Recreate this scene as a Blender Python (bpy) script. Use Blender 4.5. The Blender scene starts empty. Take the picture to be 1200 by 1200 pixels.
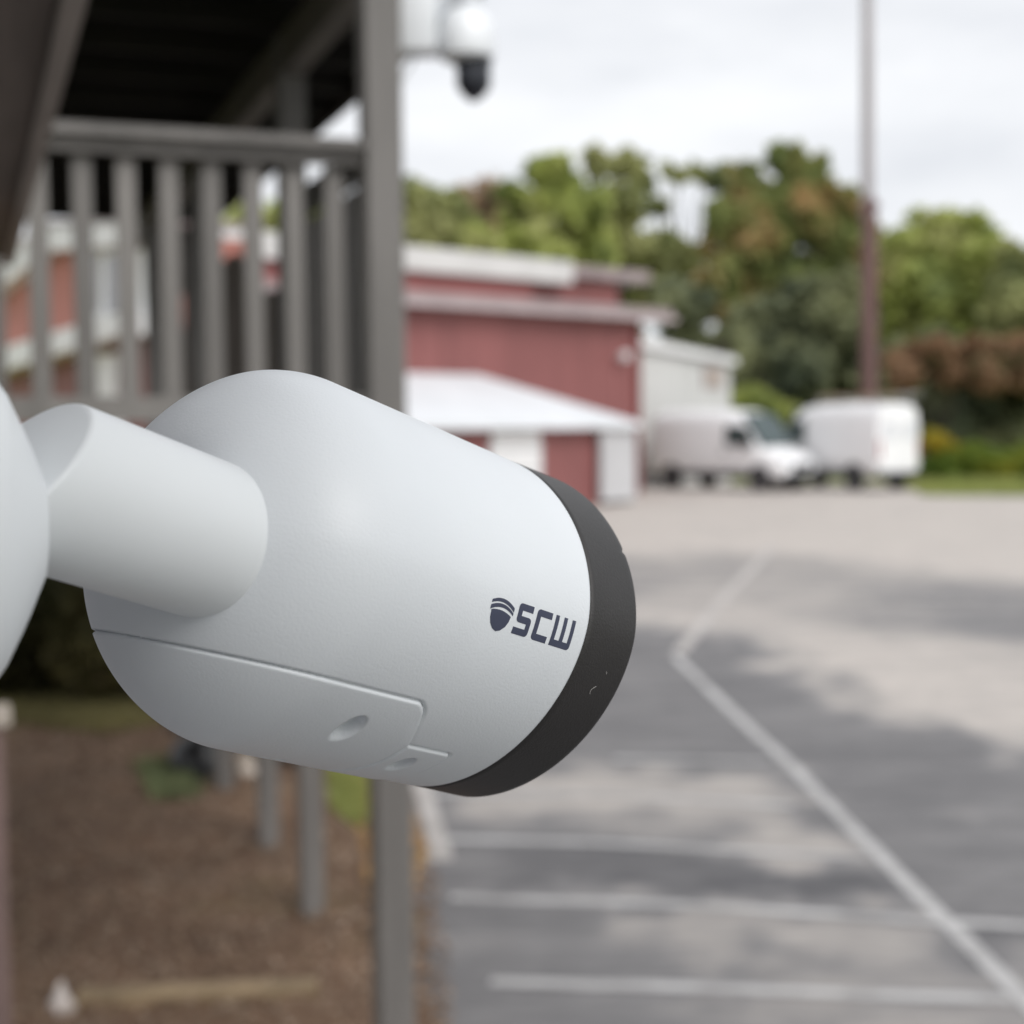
import bpy, bmesh, math, random
import numpy as np
from mathutils.geometry import tessellate_polygon
from mathutils import Vector, Matrix
random.seed(7)
rng = np.random.default_rng(7)
S = bpy.context.scene
C = S.collection

# ------------------------------------------------------------------ camera
EYE = Vector((0, 0, 2.8))
PITCH, ROLL = math.atan(97 / 1750), 0.0106
f0 = Vector((0, math.cos(PITCH), -math.sin(PITCH)))
r0 = Vector((1, 0, 0))
d0 = Vector((0, -math.sin(PITCH), -math.cos(PITCH)))
CR = r0 * math.cos(ROLL) + d0 * math.sin(ROLL)
CD = -r0 * math.sin(ROLL) + d0 * math.cos(ROLL)
cam_d = bpy.data.cameras.new('camera'); cam = bpy.data.objects.new('camera', cam_d); C.objects.link(cam)
M3 = Matrix((CR, -CD, -f0)).transposed()
cam.matrix_world = Matrix.Translation(EYE) @ M3.to_4x4()
cam_d.sensor_width = 24; cam_d.lens = 35
cam_d.clip_start = 0.05; cam_d.clip_end = 2000
cam_d.dof.use_dof = True; cam_d.dof.focus_distance = 0.372; cam_d.dof.aperture_fstop = 7.4
cam_d.dof.aperture_blades = 0
S.camera = cam

# ------------------------------------------------------------------ sky, sun, exposure
W = bpy.data.worlds.new("World"); S.world = W; W.use_nodes = True
nt = W.node_tree; nt.nodes.clear()
SUN_EL, SUN_AZ = math.radians(41), math.radians(147)   # azimuth clockwise from +Y
sky = nt.nodes.new('ShaderNodeTexSky'); sky.sky_type = 'NISHITA'; sky.sun_disc = False
sky.sun_elevation = SUN_EL; sky.sun_rotation = SUN_AZ
bg1 = nt.nodes.new('ShaderNodeBackground'); bg1.inputs[1].default_value = 0.08
nt.links.new(sky.outputs[0], bg1.inputs[0])
tc = nt.nodes.new('ShaderNodeTexCoord'); mp = nt.nodes.new('ShaderNodeMapping')
mp.inputs['Scale'].default_value = (1.0, 1.0, 3.2)
nz = nt.nodes.new('ShaderNodeTexNoise'); nz.inputs['Scale'].default_value = 2.6; nz.inputs['Detail'].default_value = 6
nz.inputs['Roughness'].default_value = 0.55
cr = nt.nodes.new('ShaderNodeValToRGB')
cr.color_ramp.elements[0].position = 0.34; cr.color_ramp.elements[0].color = (0.66, 0.68, 0.72, 1)
cr.color_ramp.elements[1].position = 0.62; cr.color_ramp.elements[1].color = (0.88, 0.89, 0.91, 1)
bg2 = nt.nodes.new('ShaderNodeBackground'); bg2.inputs[1].default_value = 1.0
mx = nt.nodes.new('ShaderNodeMixShader'); mx.inputs[0].default_value = 0.94
out = nt.nodes.new('ShaderNodeOutputWorld')
nt.links.new(tc.outputs['Generated'], mp.inputs[0]); nt.links.new(mp.outputs[0], nz.inputs['Vector'])
nt.links.new(nz.outputs[0], cr.inputs[0]); nt.links.new(cr.outputs[0], bg2.inputs[0])
nt.links.new(bg1.outputs[0], mx.inputs[1]); nt.links.new(bg2.outputs[0], mx.inputs[2]); nt.links.new(mx.outputs[0], out.inputs[0])
sd = bpy.data.lights.new('sun', 'SUN'); sd.energy = 1.7; sd.angle = math.radians(35); sd.color = (1, 0.98, 0.955)
so = bpy.data.objects.new('sun', sd); C.objects.link(so)
to_sun = Vector((math.sin(SUN_AZ) * math.cos(SUN_EL), math.cos(SUN_AZ) * math.cos(SUN_EL), math.sin(SUN_EL)))
so.rotation_euler = to_sun.to_track_quat('Z', 'Y').to_euler()
so.location = (0, 0, 30)
S.view_settings.view_transform = 'Standard'; S.view_settings.look = 'None'
S.view_settings.exposure = 0.25; S.view_settings.gamma = 1; S.view_settings.use_curve_mapping = False
S.render.engine = 'CYCLES'
S.cycles.use_denoising = True
try: S.cycles.denoiser = 'OPENIMAGEDENOISE'
except Exception: pass
S.cycles.max_bounces = 8

# ------------------------------------------------------------------ geometry of the place
def ray(px, py):
    return CR * ((px - 600) / 1750) + CD * ((py - 600) / 1750) + f0
def at(px, py, d):                      # point at view depth d
    return EYE + ray(px, py) * d
def gz(y):
    t = min(1, max(0, (y - 13) / 33)); return 0.9 * t * t * (3 - 2 * t)
def ground_at(px, py):
    r = ray(px, py); lo, hi = 1.0, 400.0
    for _ in range(60):
        m = (lo + hi) / 2; p = EYE + r * m
        if p.z > gz(p.y): lo = m
        else: hi = m
    return EYE + r * lo
def on_plane(px, py, o, n):
    r = ray(px, py); return EYE + r * ((o - EYE).dot(n) / r.dot(n))
A20 = math.radians(20)
U = Vector((math.cos(A20), math.sin(A20), 0)); V = Vector((-math.sin(A20), math.cos(A20), 0))

# ------------------------------------------------------------------ materials
def mat(name, col, rough=0.6, var=0.12, scale=3.0, bump=0.0, bscale=40.0, metal=0.0, col2=None, spec=None,
        trans=0.0, coat=0.0, stretch=None, detail=4.0, bdist=0.01):
    m = bpy.data.materials.new(name); m.use_nodes = True; t = m.node_tree; b = t.nodes['Principled BSDF']
    co = t.nodes.new('ShaderNodeTexCoord'); mpn = t.nodes.new('ShaderNodeMapping')
    if stretch: mpn.inputs['Scale'].default_value = stretch
    t.links.new(co.outputs['Object'], mpn.inputs[0])
    n = t.nodes.new('ShaderNodeTexNoise'); n.inputs['Scale'].default_value = scale; n.inputs['Detail'].default_value = detail
    t.links.new(mpn.outputs[0], n.inputs['Vector'])
    r = t.nodes.new('ShaderNodeValToRGB')
    c2 = col2 if col2 else tuple(min(1, c * (1 + var)) for c in col)
    c1 = col if col2 else tuple(c * (1 - var) for c in col)
    r.color_ramp.elements[0].position = 0.35; r.color_ramp.elements[0].color = (*c1, 1)
    r.color_ramp.elements[1].position = 0.65; r.color_ramp.elements[1].color = (*c2, 1)
    t.links.new(n.outputs[0], r.inputs[0]); t.links.new(r.outputs[0], b.inputs['Base Color'])
    b.inputs['Roughness'].default_value = rough; b.inputs['Metallic'].default_value = metal
    if spec is not None: b.inputs['Specular IOR Level'].default_value = spec
    if trans: b.inputs['Transmission Weight'].default_value = trans
    if coat: b.inputs['Coat Weight'].default_value = coat; b.inputs['Coat Roughness'].default_value = 0.08
    if bump:
        n2 = t.nodes.new('ShaderNodeTexNoise'); n2.inputs['Scale'].default_value = bscale; n2.inputs['Detail'].default_value = 3
        bp = t.nodes.new('ShaderNodeBump'); bp.inputs['Strength'].default_value = bump; bp.inputs['Distance'].default_value = bdist
        t.links.new(mpn.outputs[0], n2.inputs['Vector']); t.links.new(n2.outputs[0], bp.inputs['Height']); t.links.new(bp.outputs[0], b.inputs['Normal'])
    return m
M = {}
M['cam_white'] = mat('camera_white_paint', (0.77, 0.80, 0.83), 0.42, 0.012, 30, 0.28, 1500, bdist=0.00025, spec=0.45)
M['cam_arm'] = mat('camera_arm_paint', (0.78, 0.805, 0.82), 0.40, 0.012, 30, 0.06, 500, bdist=0.0003, spec=0.45)
M['hood'] = mat('camera_hood_charcoal', (0.027, 0.025, 0.0245), 0.5, 0.08, 60, 0.5, 1600, bdist=0.0003, spec=0.5)
M['ink'] = mat('logo_ink', (0.055, 0.063, 0.105), 0.5, 0.04, 200)
M['dark_gap'] = mat('dark_recess', (0.02, 0.02, 0.022), 0.6)
M['glass_black'] = mat('black_glass', (0.01, 0.01, 0.012), 0.05, spec=0.8)
M['lint'] = mat('lint', (0.6, 0.58, 0.55), 0.8)
M['deck_paint'] = mat('deck_grey_paint', (0.165, 0.155, 0.145), 0.6, 0.16, 1.6, 0.4, 60, stretch=(4, 4, 0.6))
t_ = M['deck_paint'].node_tree; b_ = t_.nodes['Principled BSDF']; src = b_.inputs['Base Color'].links[0].from_socket
oi = t_.nodes.new('ShaderNodeObjectInfo'); mr_ = t_.nodes.new('ShaderNodeMapRange'); mr_.inputs['To Min'].default_value = .84; mr_.inputs['To Max'].default_value = 1.16
mu = t_.nodes.new('ShaderNodeVectorMath'); mu.operation = 'SCALE'
t_.links.new(oi.outputs['Random'], mr_.inputs['Value']); t_.links.new(src, mu.inputs[0]); t_.links.new(mr_.outputs[0], mu.inputs['Scale']); t_.links.new(mu.outputs[0], b_.inputs['Base Color'])
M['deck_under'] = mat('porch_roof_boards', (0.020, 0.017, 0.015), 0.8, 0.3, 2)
M['deck_floor'] = mat('deck_floor_boards', (0.13, 0.115, 0.10), 0.7, 0.2, 2)
M['soffit'] = mat('brown_soffit', (0.15, 0.125, 0.108), 0.7, 0.18, 3, stretch=(8, 0.6, 1))
M['fascia'] = mat('fascia_board', (0.30, 0.265, 0.235), 0.6, 0.12, 3)
M['near_wall'] = mat('painted_siding_near', (0.34, 0.335, 0.345), 0.6, 0.08, 3)
M['ptz'] = mat('dome_camera_white', (0.82, 0.84, 0.86), 0.35, 0.02)
M['ptz_dark'] = mat('dome_camera_dark', (0.022, 0.024, 0.032), 0.15)
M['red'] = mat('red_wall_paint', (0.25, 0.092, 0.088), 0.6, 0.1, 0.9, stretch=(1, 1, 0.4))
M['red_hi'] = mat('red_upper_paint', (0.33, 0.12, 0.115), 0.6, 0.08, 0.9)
M['red_dark'] = mat('dark_red_paint', (0.24, 0.08, 0.075), 0.6, 0.1, 1)
M['salmon'] = mat('salmon_brick', (0.47, 0.19, 0.155), 0.75, 0.14, 2.5)
M['trim'] = mat('white_trim', (0.80, 0.80, 0.80), 0.5, 0.03, 2)
M['gutter'] = mat('weathered_gutter', (0.33, 0.27, 0.27), 0.45, 0.15, 2)
M['gutter_lt'] = mat('pinkish_gutter', (0.46, 0.39, 0.39), 0.45, 0.1, 2)
M['fascia_lt'] = mat('pale_metal_fascia', (0.64, 0.63, 0.62), 0.5, 0.05, 1)
M['roof_white'] = mat('white_metal_roof', (0.74, 0.765, 0.79), 0.4, 0.04, 0.6)
M['white_panel'] = mat('white_panel', (0.52, 0.52, 0.53), 0.5, 0.05, 1)
M['box_white'] = mat('offwhite_metal', (0.60, 0.60, 0.585), 0.5, 0.05, 0.7)
M['van'] = mat('van_white', (0.90, 0.90, 0.91), 0.4, 0.01, 1, coat=0.3)
M['tyre'] = mat('tyre_rubber', (0.02, 0.02, 0.02), 0.8)
M['rim'] = mat('wheel_rim', (0.35, 0.35, 0.36), 0.35, metal=0.6)
M['glass'] = mat('vehicle_glass', (0.05, 0.075, 0.075), 0.06, spec=0.7)
M['bumper'] = mat('black_plastic', (0.03, 0.03, 0.033), 0.55)
M['lamp_red'] = mat('tail_lamp_red', (0.35, 0.02, 0.02), 0.2)
M['lamp_clear'] = mat('headlamp_clear', (0.55, 0.58, 0.6), 0.1)
M['alu'] = mat('aluminium_ladder', (0.45, 0.45, 0.45), 0.4, metal=0.5)
M['pole'] = mat('red_brown_pole', (0.155, 0.085, 0.08), 0.7, 0.15, 1, stretch=(3, 3, .3))
M['pole_top'] = mat('pole_sky_veil', (0.36, 0.33, 0.34), 0.6, 0.1, 1, stretch=(3, 3, .3))  # red-brown wood paled to paint in the bright sky blurring over it
M['bark'] = mat('bark', (0.07, 0.055, 0.045), 0.9, 0.3, 3)
M['window'] = mat('window_glass', (0.20, 0.19, 0.20), 0.1, 0.1)
M['timber'] = mat('weathered_timber', (0.27, 0.20, 0.12), 0.8, 0.25, 4)
M['post_brown'] = mat('pinkish_brown_post', (0.20, 0.135, 0.12), 0.7, 0.15, 4)
M['rag'] = mat('pale_cloth', (0.62, 0.56, 0.52), 0.8, 0.08, 12)
M['black_bag'] = mat('black_plastic_bag', (0.012, 0.012, 0.013), 0.35, 0.2, 8, 0.4, 14)
M['rock'] = mat('pale_rock', (0.48, 0.42, 0.36), 0.9, 0.2, 9)
M['dark_ply'] = mat('dark_stained_plank', (0.075, 0.062, 0.055), 0.75, 0.25, 3, stretch=(5, 5, .6))

def leaf_mat(name, c1, c2, c3, scale=0.35):
    m = bpy.data.materials.new(name); m.use_nodes = True; t = m.node_tree; b = t.nodes['Principled BSDF']
    co = t.nodes.new('ShaderNodeTexCoord'); n = t.nodes.new('ShaderNodeTexNoise'); n.inputs['Scale'].default_value = scale; n.inputs['Detail'].default_value = 5
    t.links.new(co.outputs['Object'], n.inputs['Vector'])
    r = t.nodes.new('ShaderNodeValToRGB'); r.color_ramp.elements[0].position = .36; r.color_ramp.elements[1].position = .66
    e = r.color_ramp.elements.new(.5)
    for el, c in zip(r.color_ramp.elements, (c1, c2, c3)): el.color = (*c, 1)
    t.links.new(n.outputs[0], r.inputs[0]); t.links.new(r.outputs[0], b.inputs['Base Color'])
    b.inputs['Roughness'].default_value = 0.65; b.inputs['Specular IOR Level'].default_value = 0.25
    tr = t.nodes.new('ShaderNodeBsdfTranslucent'); t.links.new(r.outputs[0], tr.inputs[0])
    ms = t.nodes.new('ShaderNodeMixShader'); ms.inputs[0].default_value = 0.4
    t.links.new(b.outputs[0], ms.inputs[1]); t.links.new(tr.outputs[0], ms.inputs[2])
    t.links.new(ms.outputs[0], t.nodes['Material Output'].inputs[0])
    return m
L_ = {
 'olive': leaf_mat('leaves_olive', (0.204, 0.242, 0.109), (0.439, 0.456, 0.200), (0.550, 0.550, 0.280)),
 'lit': leaf_mat('leaves_yellow_green', (0.220, 0.272, 0.099), (0.495, 0.548, 0.171), (0.550, 0.550, 0.260)),
 'dark': leaf_mat('leaves_dark', (0.138, 0.168, 0.109), (0.250, 0.272, 0.152), (0.408, 0.424, 0.232)),
 'autumn': leaf_mat('leaves_turning', (0.182, 0.234, 0.085), (0.312, 0.345, 0.124), (0.546, 0.377, 0.182), 0.5),
 'brown': leaf_mat('leaves_brown', (0.347, 0.255, 0.176), (0.550, 0.403, 0.270), (0.550, 0.546, 0.396), 0.6),
 'rust': leaf_mat('leaves_rust', (0.18, 0.16, 0.075), (0.34, 0.21, 0.125), (0.42, 0.27, 0.16), 1.1),
 'bright': leaf_mat('leaves_bright', (0.10, 0.17, 0.03), (0.20, 0.28, 0.05), (0.36, 0.36, 0.05), 0.8),
 'gold': leaf_mat('leaves_gold', (0.22, 0.22, 0.04), (0.42, 0.36, 0.05), (0.6, 0.46, 0.06), 1.5),
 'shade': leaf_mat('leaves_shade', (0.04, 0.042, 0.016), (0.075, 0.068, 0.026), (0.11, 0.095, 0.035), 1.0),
}

# ------------------------------------------------------------------ mesh helpers
def link_mesh(name, verts, faces, material, parent=None, smooth=False):
    me = bpy.data.meshes.new(name); me.from_pydata([tuple(v) for v in verts], [], faces); me.update()
    if smooth: me.polygons.foreach_set('use_smooth', [True] * len(me.polygons))
    me.materials.append(material)
    o = bpy.data.objects.new(name, me); C.objects.link(o)
    if parent: o.parent = parent
    return o
def np_mesh(name, verts, quads, material, parent=None, smooth=True):
    me = bpy.data.meshes.new(name); n = len(quads); k = quads.shape[1]
    me.vertices.add(len(verts)); me.vertices.foreach_set('co', np.ascontiguousarray(verts, dtype=np.float32).ravel())
    me.loops.add(n * k); me.loops.foreach_set('vertex_index', np.ascontiguousarray(quads, dtype=np.int32).ravel())
    me.polygons.add(n); me.polygons.foreach_set('loop_start', np.arange(0, n * k, k, dtype=np.int32))
    if smooth: me.polygons.foreach_set('use_smooth', np.ones(n, dtype=bool))
    me.update(calc_edges=True); me.validate(); me.materials.append(material)
    o = bpy.data.objects.new(name, me); C.objects.link(o)
    if parent: o.parent = parent
    return o
class MB:
    def __init__(s): s.bm = bmesh.new()
    def box(s, x0, x1, y0, y1, z0, z1, bev=0.0):
        r = bmesh.ops.create_cube(s.bm, size=1)
        bmesh.ops.scale(s.bm, vec=(x1 - x0, y1 - y0, z1 - z0), verts=r['verts'])
        bmesh.ops.translate(s.bm, vec=((x0 + x1) / 2, (y0 + y1) / 2, (z0 + z1) / 2), verts=r['verts'])
        if bev:
            es = {e for v in r['verts'] for e in v.link_edges}
            bmesh.ops.bevel(s.bm, geom=list(es), offset=bev, segments=2, affect='EDGES', profile=.5)
        return s
    def prism(s, poly, depth):             # closed polygon (list of Vector), extruded by vector depth
        a = [s.bm.verts.new(p) for p in poly]; b = [s.bm.verts.new(p + depth) for p in poly]
        s.bm.faces.new(a); s.bm.faces.new(b[::-1]); n = len(a)
        for i in range(n): s.bm.faces.new((a[(i + 1) % n], a[i], b[i], b[(i + 1) % n]))
        bmesh.ops.recalc_face_normals(s.bm, faces=s.bm.faces[:])
        return s
    def tube(s, pts, rads, seg=10, cap=True):
        pts = [Vector(p) for p in pts]
        if not hasattr(rads, '__len__'): rads = [rads] * len(pts)
        rings = []; ref = Vector((0.13, 0.27, 1))
        for i, p in enumerate(pts):
            d = (pts[min(i + 1, len(pts) - 1)] - pts[max(i - 1, 0)]).normalized()
            if abs(d.dot(ref.normalized())) > .98: ref = Vector((1, 0.1, 0))
            a = d.cross(ref).normalized(); b = d.cross(a)
            rings.append([s.bm.verts.new(p + (a * math.cos(t) + b * math.sin(t)) * rads[i]) for t in [2 * math.pi * k / seg for k in range(seg)]])
        for r1, r2 in zip(rings, rings[1:]):
            for k in range(seg): s.bm.faces.new((r1[k], r1[(k + 1) % seg], r2[(k + 1) % seg], r2[k]))
        if cap: s.bm.faces.new(rings[0][::-1]); s.bm.faces.new(rings[-1])
        return s
    def lathe(s, prof, seg=32, origin=Vector((0, 0, 0)), axis=Vector((0, 0, 1)), xdir=None):
        axis = axis.normalized(); x = xdir or axis.cross(Vector((0.3, 0.9, 0.1))).normalized(); y = axis.cross(x)
        rings = []
        for (h, r) in prof:
            if r < 1e-7: rings.append([s.bm.verts.new(origin + axis * h)])
            else: rings.append([s.bm.verts.new(origin + axis * h + (x * math.cos(t) + y * math.sin(t)) * r) for t in [2 * math.pi * k / seg for k in range(seg)]])
        for r1, r2 in zip(rings, rings[1:]):
            for k in range(seg):
                k2 = (k + 1) % seg
                if len(r1) == 1 and len(r2) == 1: continue
                if len(r1) == 1: s.bm.faces.new((r1[0], r2[k2], r2[k]))
                elif len(r2) == 1: s.bm.faces.new((r1[k], r1[k2], r2[0]))
                else: s.bm.faces.new((r1[k], r1[k2], r2[k2], r2[k]))
        bmesh.ops.recalc_face_normals(s.bm, faces=s.bm.faces[:])
        return s
    def build(s, name, material, parent=None, smooth=False):
        me = bpy.data.meshes.new(name); s.bm.to_mesh(me); s.bm.free(); me.materials.append(material)
        if smooth:
            me.polygons.foreach_set('use_smooth', [True] * len(me.polygons))
            try: me.set_sharp_from_angle(angle=math.radians(42))
            except Exception: pass
        o = bpy.data.objects.new(name, me); C.objects.link(o)
        if parent: o.parent = parent
        return o
def tag(o, label=None, cat=None, group=None, kind=None):
    if label: o['label'] = label
    if cat: o['category'] = cat
    if group: o['group'] = group
    if kind: o['kind'] = kind
    return o
def thing(name, label, cat, loc=(0, 0, 0), rz=0, group=None):
    o = bpy.data.objects.new(name, None); C.objects.link(o); o.location = loc; o.rotation_euler = (0, 0, rz)
    o.empty_display_size = 0.1
    return tag(o, label, cat, group)
def copy_tree(o, parent=None):
    c = o.copy(); C.objects.link(c); c.parent = parent
    for ch in [x for x in list(bpy.data.objects) if x.parent == o]: copy_tree(ch, c)
    return c

# ------------------------------------------------------------------ ground, lot, markings
def grid_sheet(xs, ys, zoff, attr=None):
    X, Y = np.meshgrid(xs, ys)
    t = np.clip((Y - 13) / 33, 0, 1); Z = 0.9 * t * t * (3 - 2 * t) + zoff
    v = np.stack([X, Y, Z], -1).reshape(-1, 3); nx = len(xs); ny = len(ys)
    i = np.arange(ny - 1)[:, None] * nx + np.arange(nx - 1)[None]
    q = np.stack([i, i + 1, i + nx + 1, i + nx], -1).reshape(-1, 4)
    return v, q
def inside(P, poly):
    x, y = P[:, 0], P[:, 1]; r = np.zeros(len(P), bool); n = len(poly); j = n - 1
    for i in range(n):
        xi, yi = poly[i]; xj, yj = poly[j]
        c = ((yi > y) != (yj > y)) & (x < (xj - xi) * (y - yi) / (yj - yi + 1e-12) + xi); r ^= c; j = i
    return r
def ppoly(pts): return [tuple(ground_at(*p)[:2]) for p in pts]
def soft(P, poly, w):
    poly = np.array(poly); A = poly; B = np.roll(poly, -1, 0); D = B - A; best = np.full(len(P), 1e9)
    for a, d in zip(A, D):
        t = np.clip(((P - a) @ d) / (d @ d + 1e-12), 0, 1); best = np.minimum(best, np.hypot(*(P - a - t[:, None] * d).T))
    sd_ = np.where(inside(P, poly), best, -best)
    return np.clip(sd_ / w * 0.5 + 0.5, 0, 1)

def ground_material():
    m = bpy.data.materials.new('soil_and_grass'); m.use_nodes = True; t = m.node_tree; b = t.nodes['Principled BSDF']
    co = t.nodes.new('ShaderNodeTexCoord'); n = t.nodes.new('ShaderNodeTexNoise'); n.inputs['Scale'].default_value = 0.5; n.inputs['Detail'].default_value = 8
    t.links.new(co.outputs['Object'], n.inputs['Vector']); r = t.nodes.new('ShaderNodeValToRGB')
    r.color_ramp.elements[0].position = .35; r.color_ramp.elements[0].color = (0.15, 0.19, 0.04, 1)
    r.color_ramp.elements[1].position = .65; r.color_ramp.elements[1].color = (0.24, 0.28, 0.06, 1)
    t.links.new(n.outputs[0], r.inputs[0]); t.links.new(r.outputs[0], b.inputs['Base Color']); b.inputs['Roughness'].default_value = .9
    return m
xs = np.concatenate([np.linspace(-420, -40, 14), np.linspace(-38, 60, 50), np.linspace(70, 420, 13)])
ys = np.concatenate([np.linspace(-60, 0, 8), np.linspace(1, 60, 60), np.linspace(70, 900, 20)])
v, q = grid_sheet(xs, ys, -0.03)
tag(np_mesh('ground', v, q, ground_material()), kind='structure')

# parking lot sheet: worn attribute
lot_left = ppoly([(560, 1700), (556, 1200), (520, 1050), (488, 930), (470, 800), (520, 650), (600, 592)])
lot_left = [(x - .3, y) for x, y in lot_left]
lot_poly = [(-.9, -8)] + lot_left + ppoly([(700, 584), (760, 566), (840, 566), (960, 566), (1085, 566), (1087, 581), (1400, 582.5)]) + [(60, 40), (60, -8)]
ys = [-7.0]; 
while ys[-1] < 52: ys.append(ys[-1] + (0.09 if 5 < ys[-1] < 20 else 0.25 if ys[-1] > 5 else 0.6))
ys = np.array(ys)
xs = np.concatenate([np.arange(-3.4, 9, 0.09), np.arange(9, 60, 0.6)])
v, q = grid_sheet(xs, ys, 0.0)
P2 = v[:, :2]
from mathutils import noise as mnoise
keep = inside(P2[q].mean(1), lot_poly); q = q[keep]
used = np.unique(q); remap = np.full(len(v), -1); remap[used] = np.arange(len(used)); v = v[used]; q = remap[q]; P2 = v[:, :2]
wob = np.array([[mnoise.noise(Vector((x * .9, y * .5, 0))) , mnoise.noise(Vector((x * .9, y * .5, 7)))] for x, y in P2])
wob2 = np.array([mnoise.noise(Vector((x * 2.6, y * 1.6, 3))) for x, y in P2])
wob3 = np.array([mnoise.noise(Vector((x * 6.5, y * 5, 9))) for x, y in P2])
PW = P2 + wob * np.array([0.45, 0.6]) + (wob2[:, None] * .38) + wob3[:, None] * .16
worn = np.zeros(len(P2))
def add(pts, val, w): 
    global worn
    s_ = soft(PW, ppoly(pts), w); worn = worn * (1 - s_) + val * s_
worn += 0.36
add([(600, 592), (700, 562), (1500, 562), (1600, 700), (1200, 690), (1040, 672), (880, 655), (760, 655), (640, 680), (560, 690)], 1.0, 1.6)
add([(720, 660), (880, 652), (1040, 668), (1300, 700), (1300, 770), (1040, 735), (880, 715), (700, 715)], 0.68, 1.0)
add([(1020, 688), (1500, 700), (1500, 760), (1150, 752), (1040, 735)], 0.42, .8)
add([(600, 700), (880, 705), (1030, 738), (1150, 752), (1500, 760), (1500, 900), (1200, 872), (1000, 812), (900, 752), (760, 735), (600, 735)], 0.85, .6)
add([(890, 745), (1010, 750), (1210, 790), (1500, 850), (1500, 905), (1200, 872), (1060, 838), (960, 800)], 0.95, .5)
add([(700, 745), (880, 760), (960, 810), (900, 900), (760, 905), (690, 880)], 0.30, .5)
add([(560, 905), (720, 900), (940, 905), (960, 945), (840, 960), (560, 950)], 0.78, .3)
add([(830, 950), (960, 948), (1000, 1000), (930, 1022), (850, 1000)], 0.74, .25)
add([(700, 950), (830, 955), (800, 985), (700, 970)], 0.55, .2)
add([(560, 990), (800, 1000), (1040, 1018), (1030, 1048), (560, 1045)], 0.12, .15)
add([(640, 1040), (1000, 1050), (1120, 1070), (1140, 1140), (960, 1150), (820, 1120), (780, 1075)], 0.66, .2)
add([(900, 1150), (1300, 1120), (1300, 1260), (900, 1240)], 0.6, .25)
add([(930, 880), (1080, 850), (1210, 920), (1210, 1010), (1080, 1000), (980, 930)], 0.26, .4)
add([(1130, 1080), (1250, 1080), (1250, 1140), (1150, 1150)], 0.18, .2)
add([(1135, 950), (1170, 940), (1180, 975), (1140, 975)], 0.55, .15)
def lot_material(is_line=False):
    m = bpy.data.materials.new('worn_white_paint' if is_line else 'patched_asphalt'); m.use_nodes = True; t = m.node_tree; b = t.nodes['Principled BSDF']
    co = t.nodes.new('ShaderNodeTexCoord')
    n = t.nodes.new('ShaderNodeTexNoise'); n.inputs['Scale'].default_value = 1.3; n.inputs['Detail'].default_value = 8; n.inputs['Roughness'].default_value = .72
    n3 = t.nodes.new('ShaderNodeTexNoise'); n3.inputs['Scale'].default_value = 8; n3.inputs['Detail'].default_value = 4
    mq = t.nodes.new('ShaderNodeMapping'); mq.inputs['Scale'].default_value = (.45, 1.5, 1)
    t.links.new(co.outputs['Object'], mq.inputs[0]); t.links.new(mq.outputs[0], n.inputs['Vector']); t.links.new(mq.outputs[0], n3.inputs['Vector'])
    if is_line:
        r = t.nodes.new('ShaderNodeValToRGB'); r.color_ramp.elements[0].position = .38; r.color_ramp.elements[0].color = (0.33, 0.32, 0.315, 1)
        r.color_ramp.elements[1].position = .58; r.color_ramp.elements[1].color = (0.55, 0.54, 0.535, 1)
        n.inputs['Scale'].default_value = 5
        t.links.new(n.outputs[0], r.inputs[0]); t.links.new(r.outputs[0], b.inputs['Base Color'])
    else:
        at_ = t.nodes.new('ShaderNodeAttribute'); at_.attribute_name = 'worn'
        ad = t.nodes.new('ShaderNodeMath'); ad.operation = 'MULTIPLY_ADD'; ad.inputs[1].default_value = 1.15
        sb = t.nodes.new('ShaderNodeMath'); sb.operation = 'SUBTRACT'; sb.inputs[1].default_value = .56
        t.links.new(n.outputs[0], ad.inputs[0]); t.links.new(at_.outputs['Fac'], ad.inputs[2]); t.links.new(ad.outputs[0], sb.inputs[0])
        r = t.nodes.new('ShaderNodeValToRGB'); r.color_ramp.elements[0].position = .05; r.color_ramp.elements[0].color = (0.10, 0.098, 0.103, 1)
        r.color_ramp.elements[1].position = 1; r.color_ramp.elements[1].color = (0.52, 0.475, 0.435, 1)
        e = r.color_ramp.elements.new(.45); e.color = (0.215, 0.208, 0.208, 1)
        t.links.new(sb.outputs[0], r.inputs[0])
        mm = t.nodes.new('ShaderNodeMixRGB'); mm.blend_type = 'MULTIPLY'; mm.inputs[0].default_value = .5
        rr = t.nodes.new('ShaderNodeValToRGB'); rr.color_ramp.elements[0].position = .3; rr.color_ramp.elements[0].color = (.6, .6, .61, 1); rr.color_ramp.elements[1].position = .6
        t.links.new(n3.outputs[0], rr.inputs[0]); t.links.new(r.outputs[0], mm.inputs[1]); t.links.new(rr.outputs[0], mm.inputs[2]); t.links.new(mm.outputs[0], b.inputs['Base Color'])
    b.inputs['Roughness'].default_value = .75
    return m
lot = np_mesh('parking_lot', v, q, lot_material()); tag(lot, kind='structure')
a_ = lot.data.attributes.new('worn', 'FLOAT', 'POINT'); 
if len(a_.data) == len(worn): a_.data.foreach_set('value', worn.astype(np.float32))
M['line'] = lot_material(True)
M['line_worn'] = mat('faint_worn_paint', (0.40, 0.375, 0.355), .8, scale=3, col2=(0.52, 0.49, 0.47))
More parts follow.
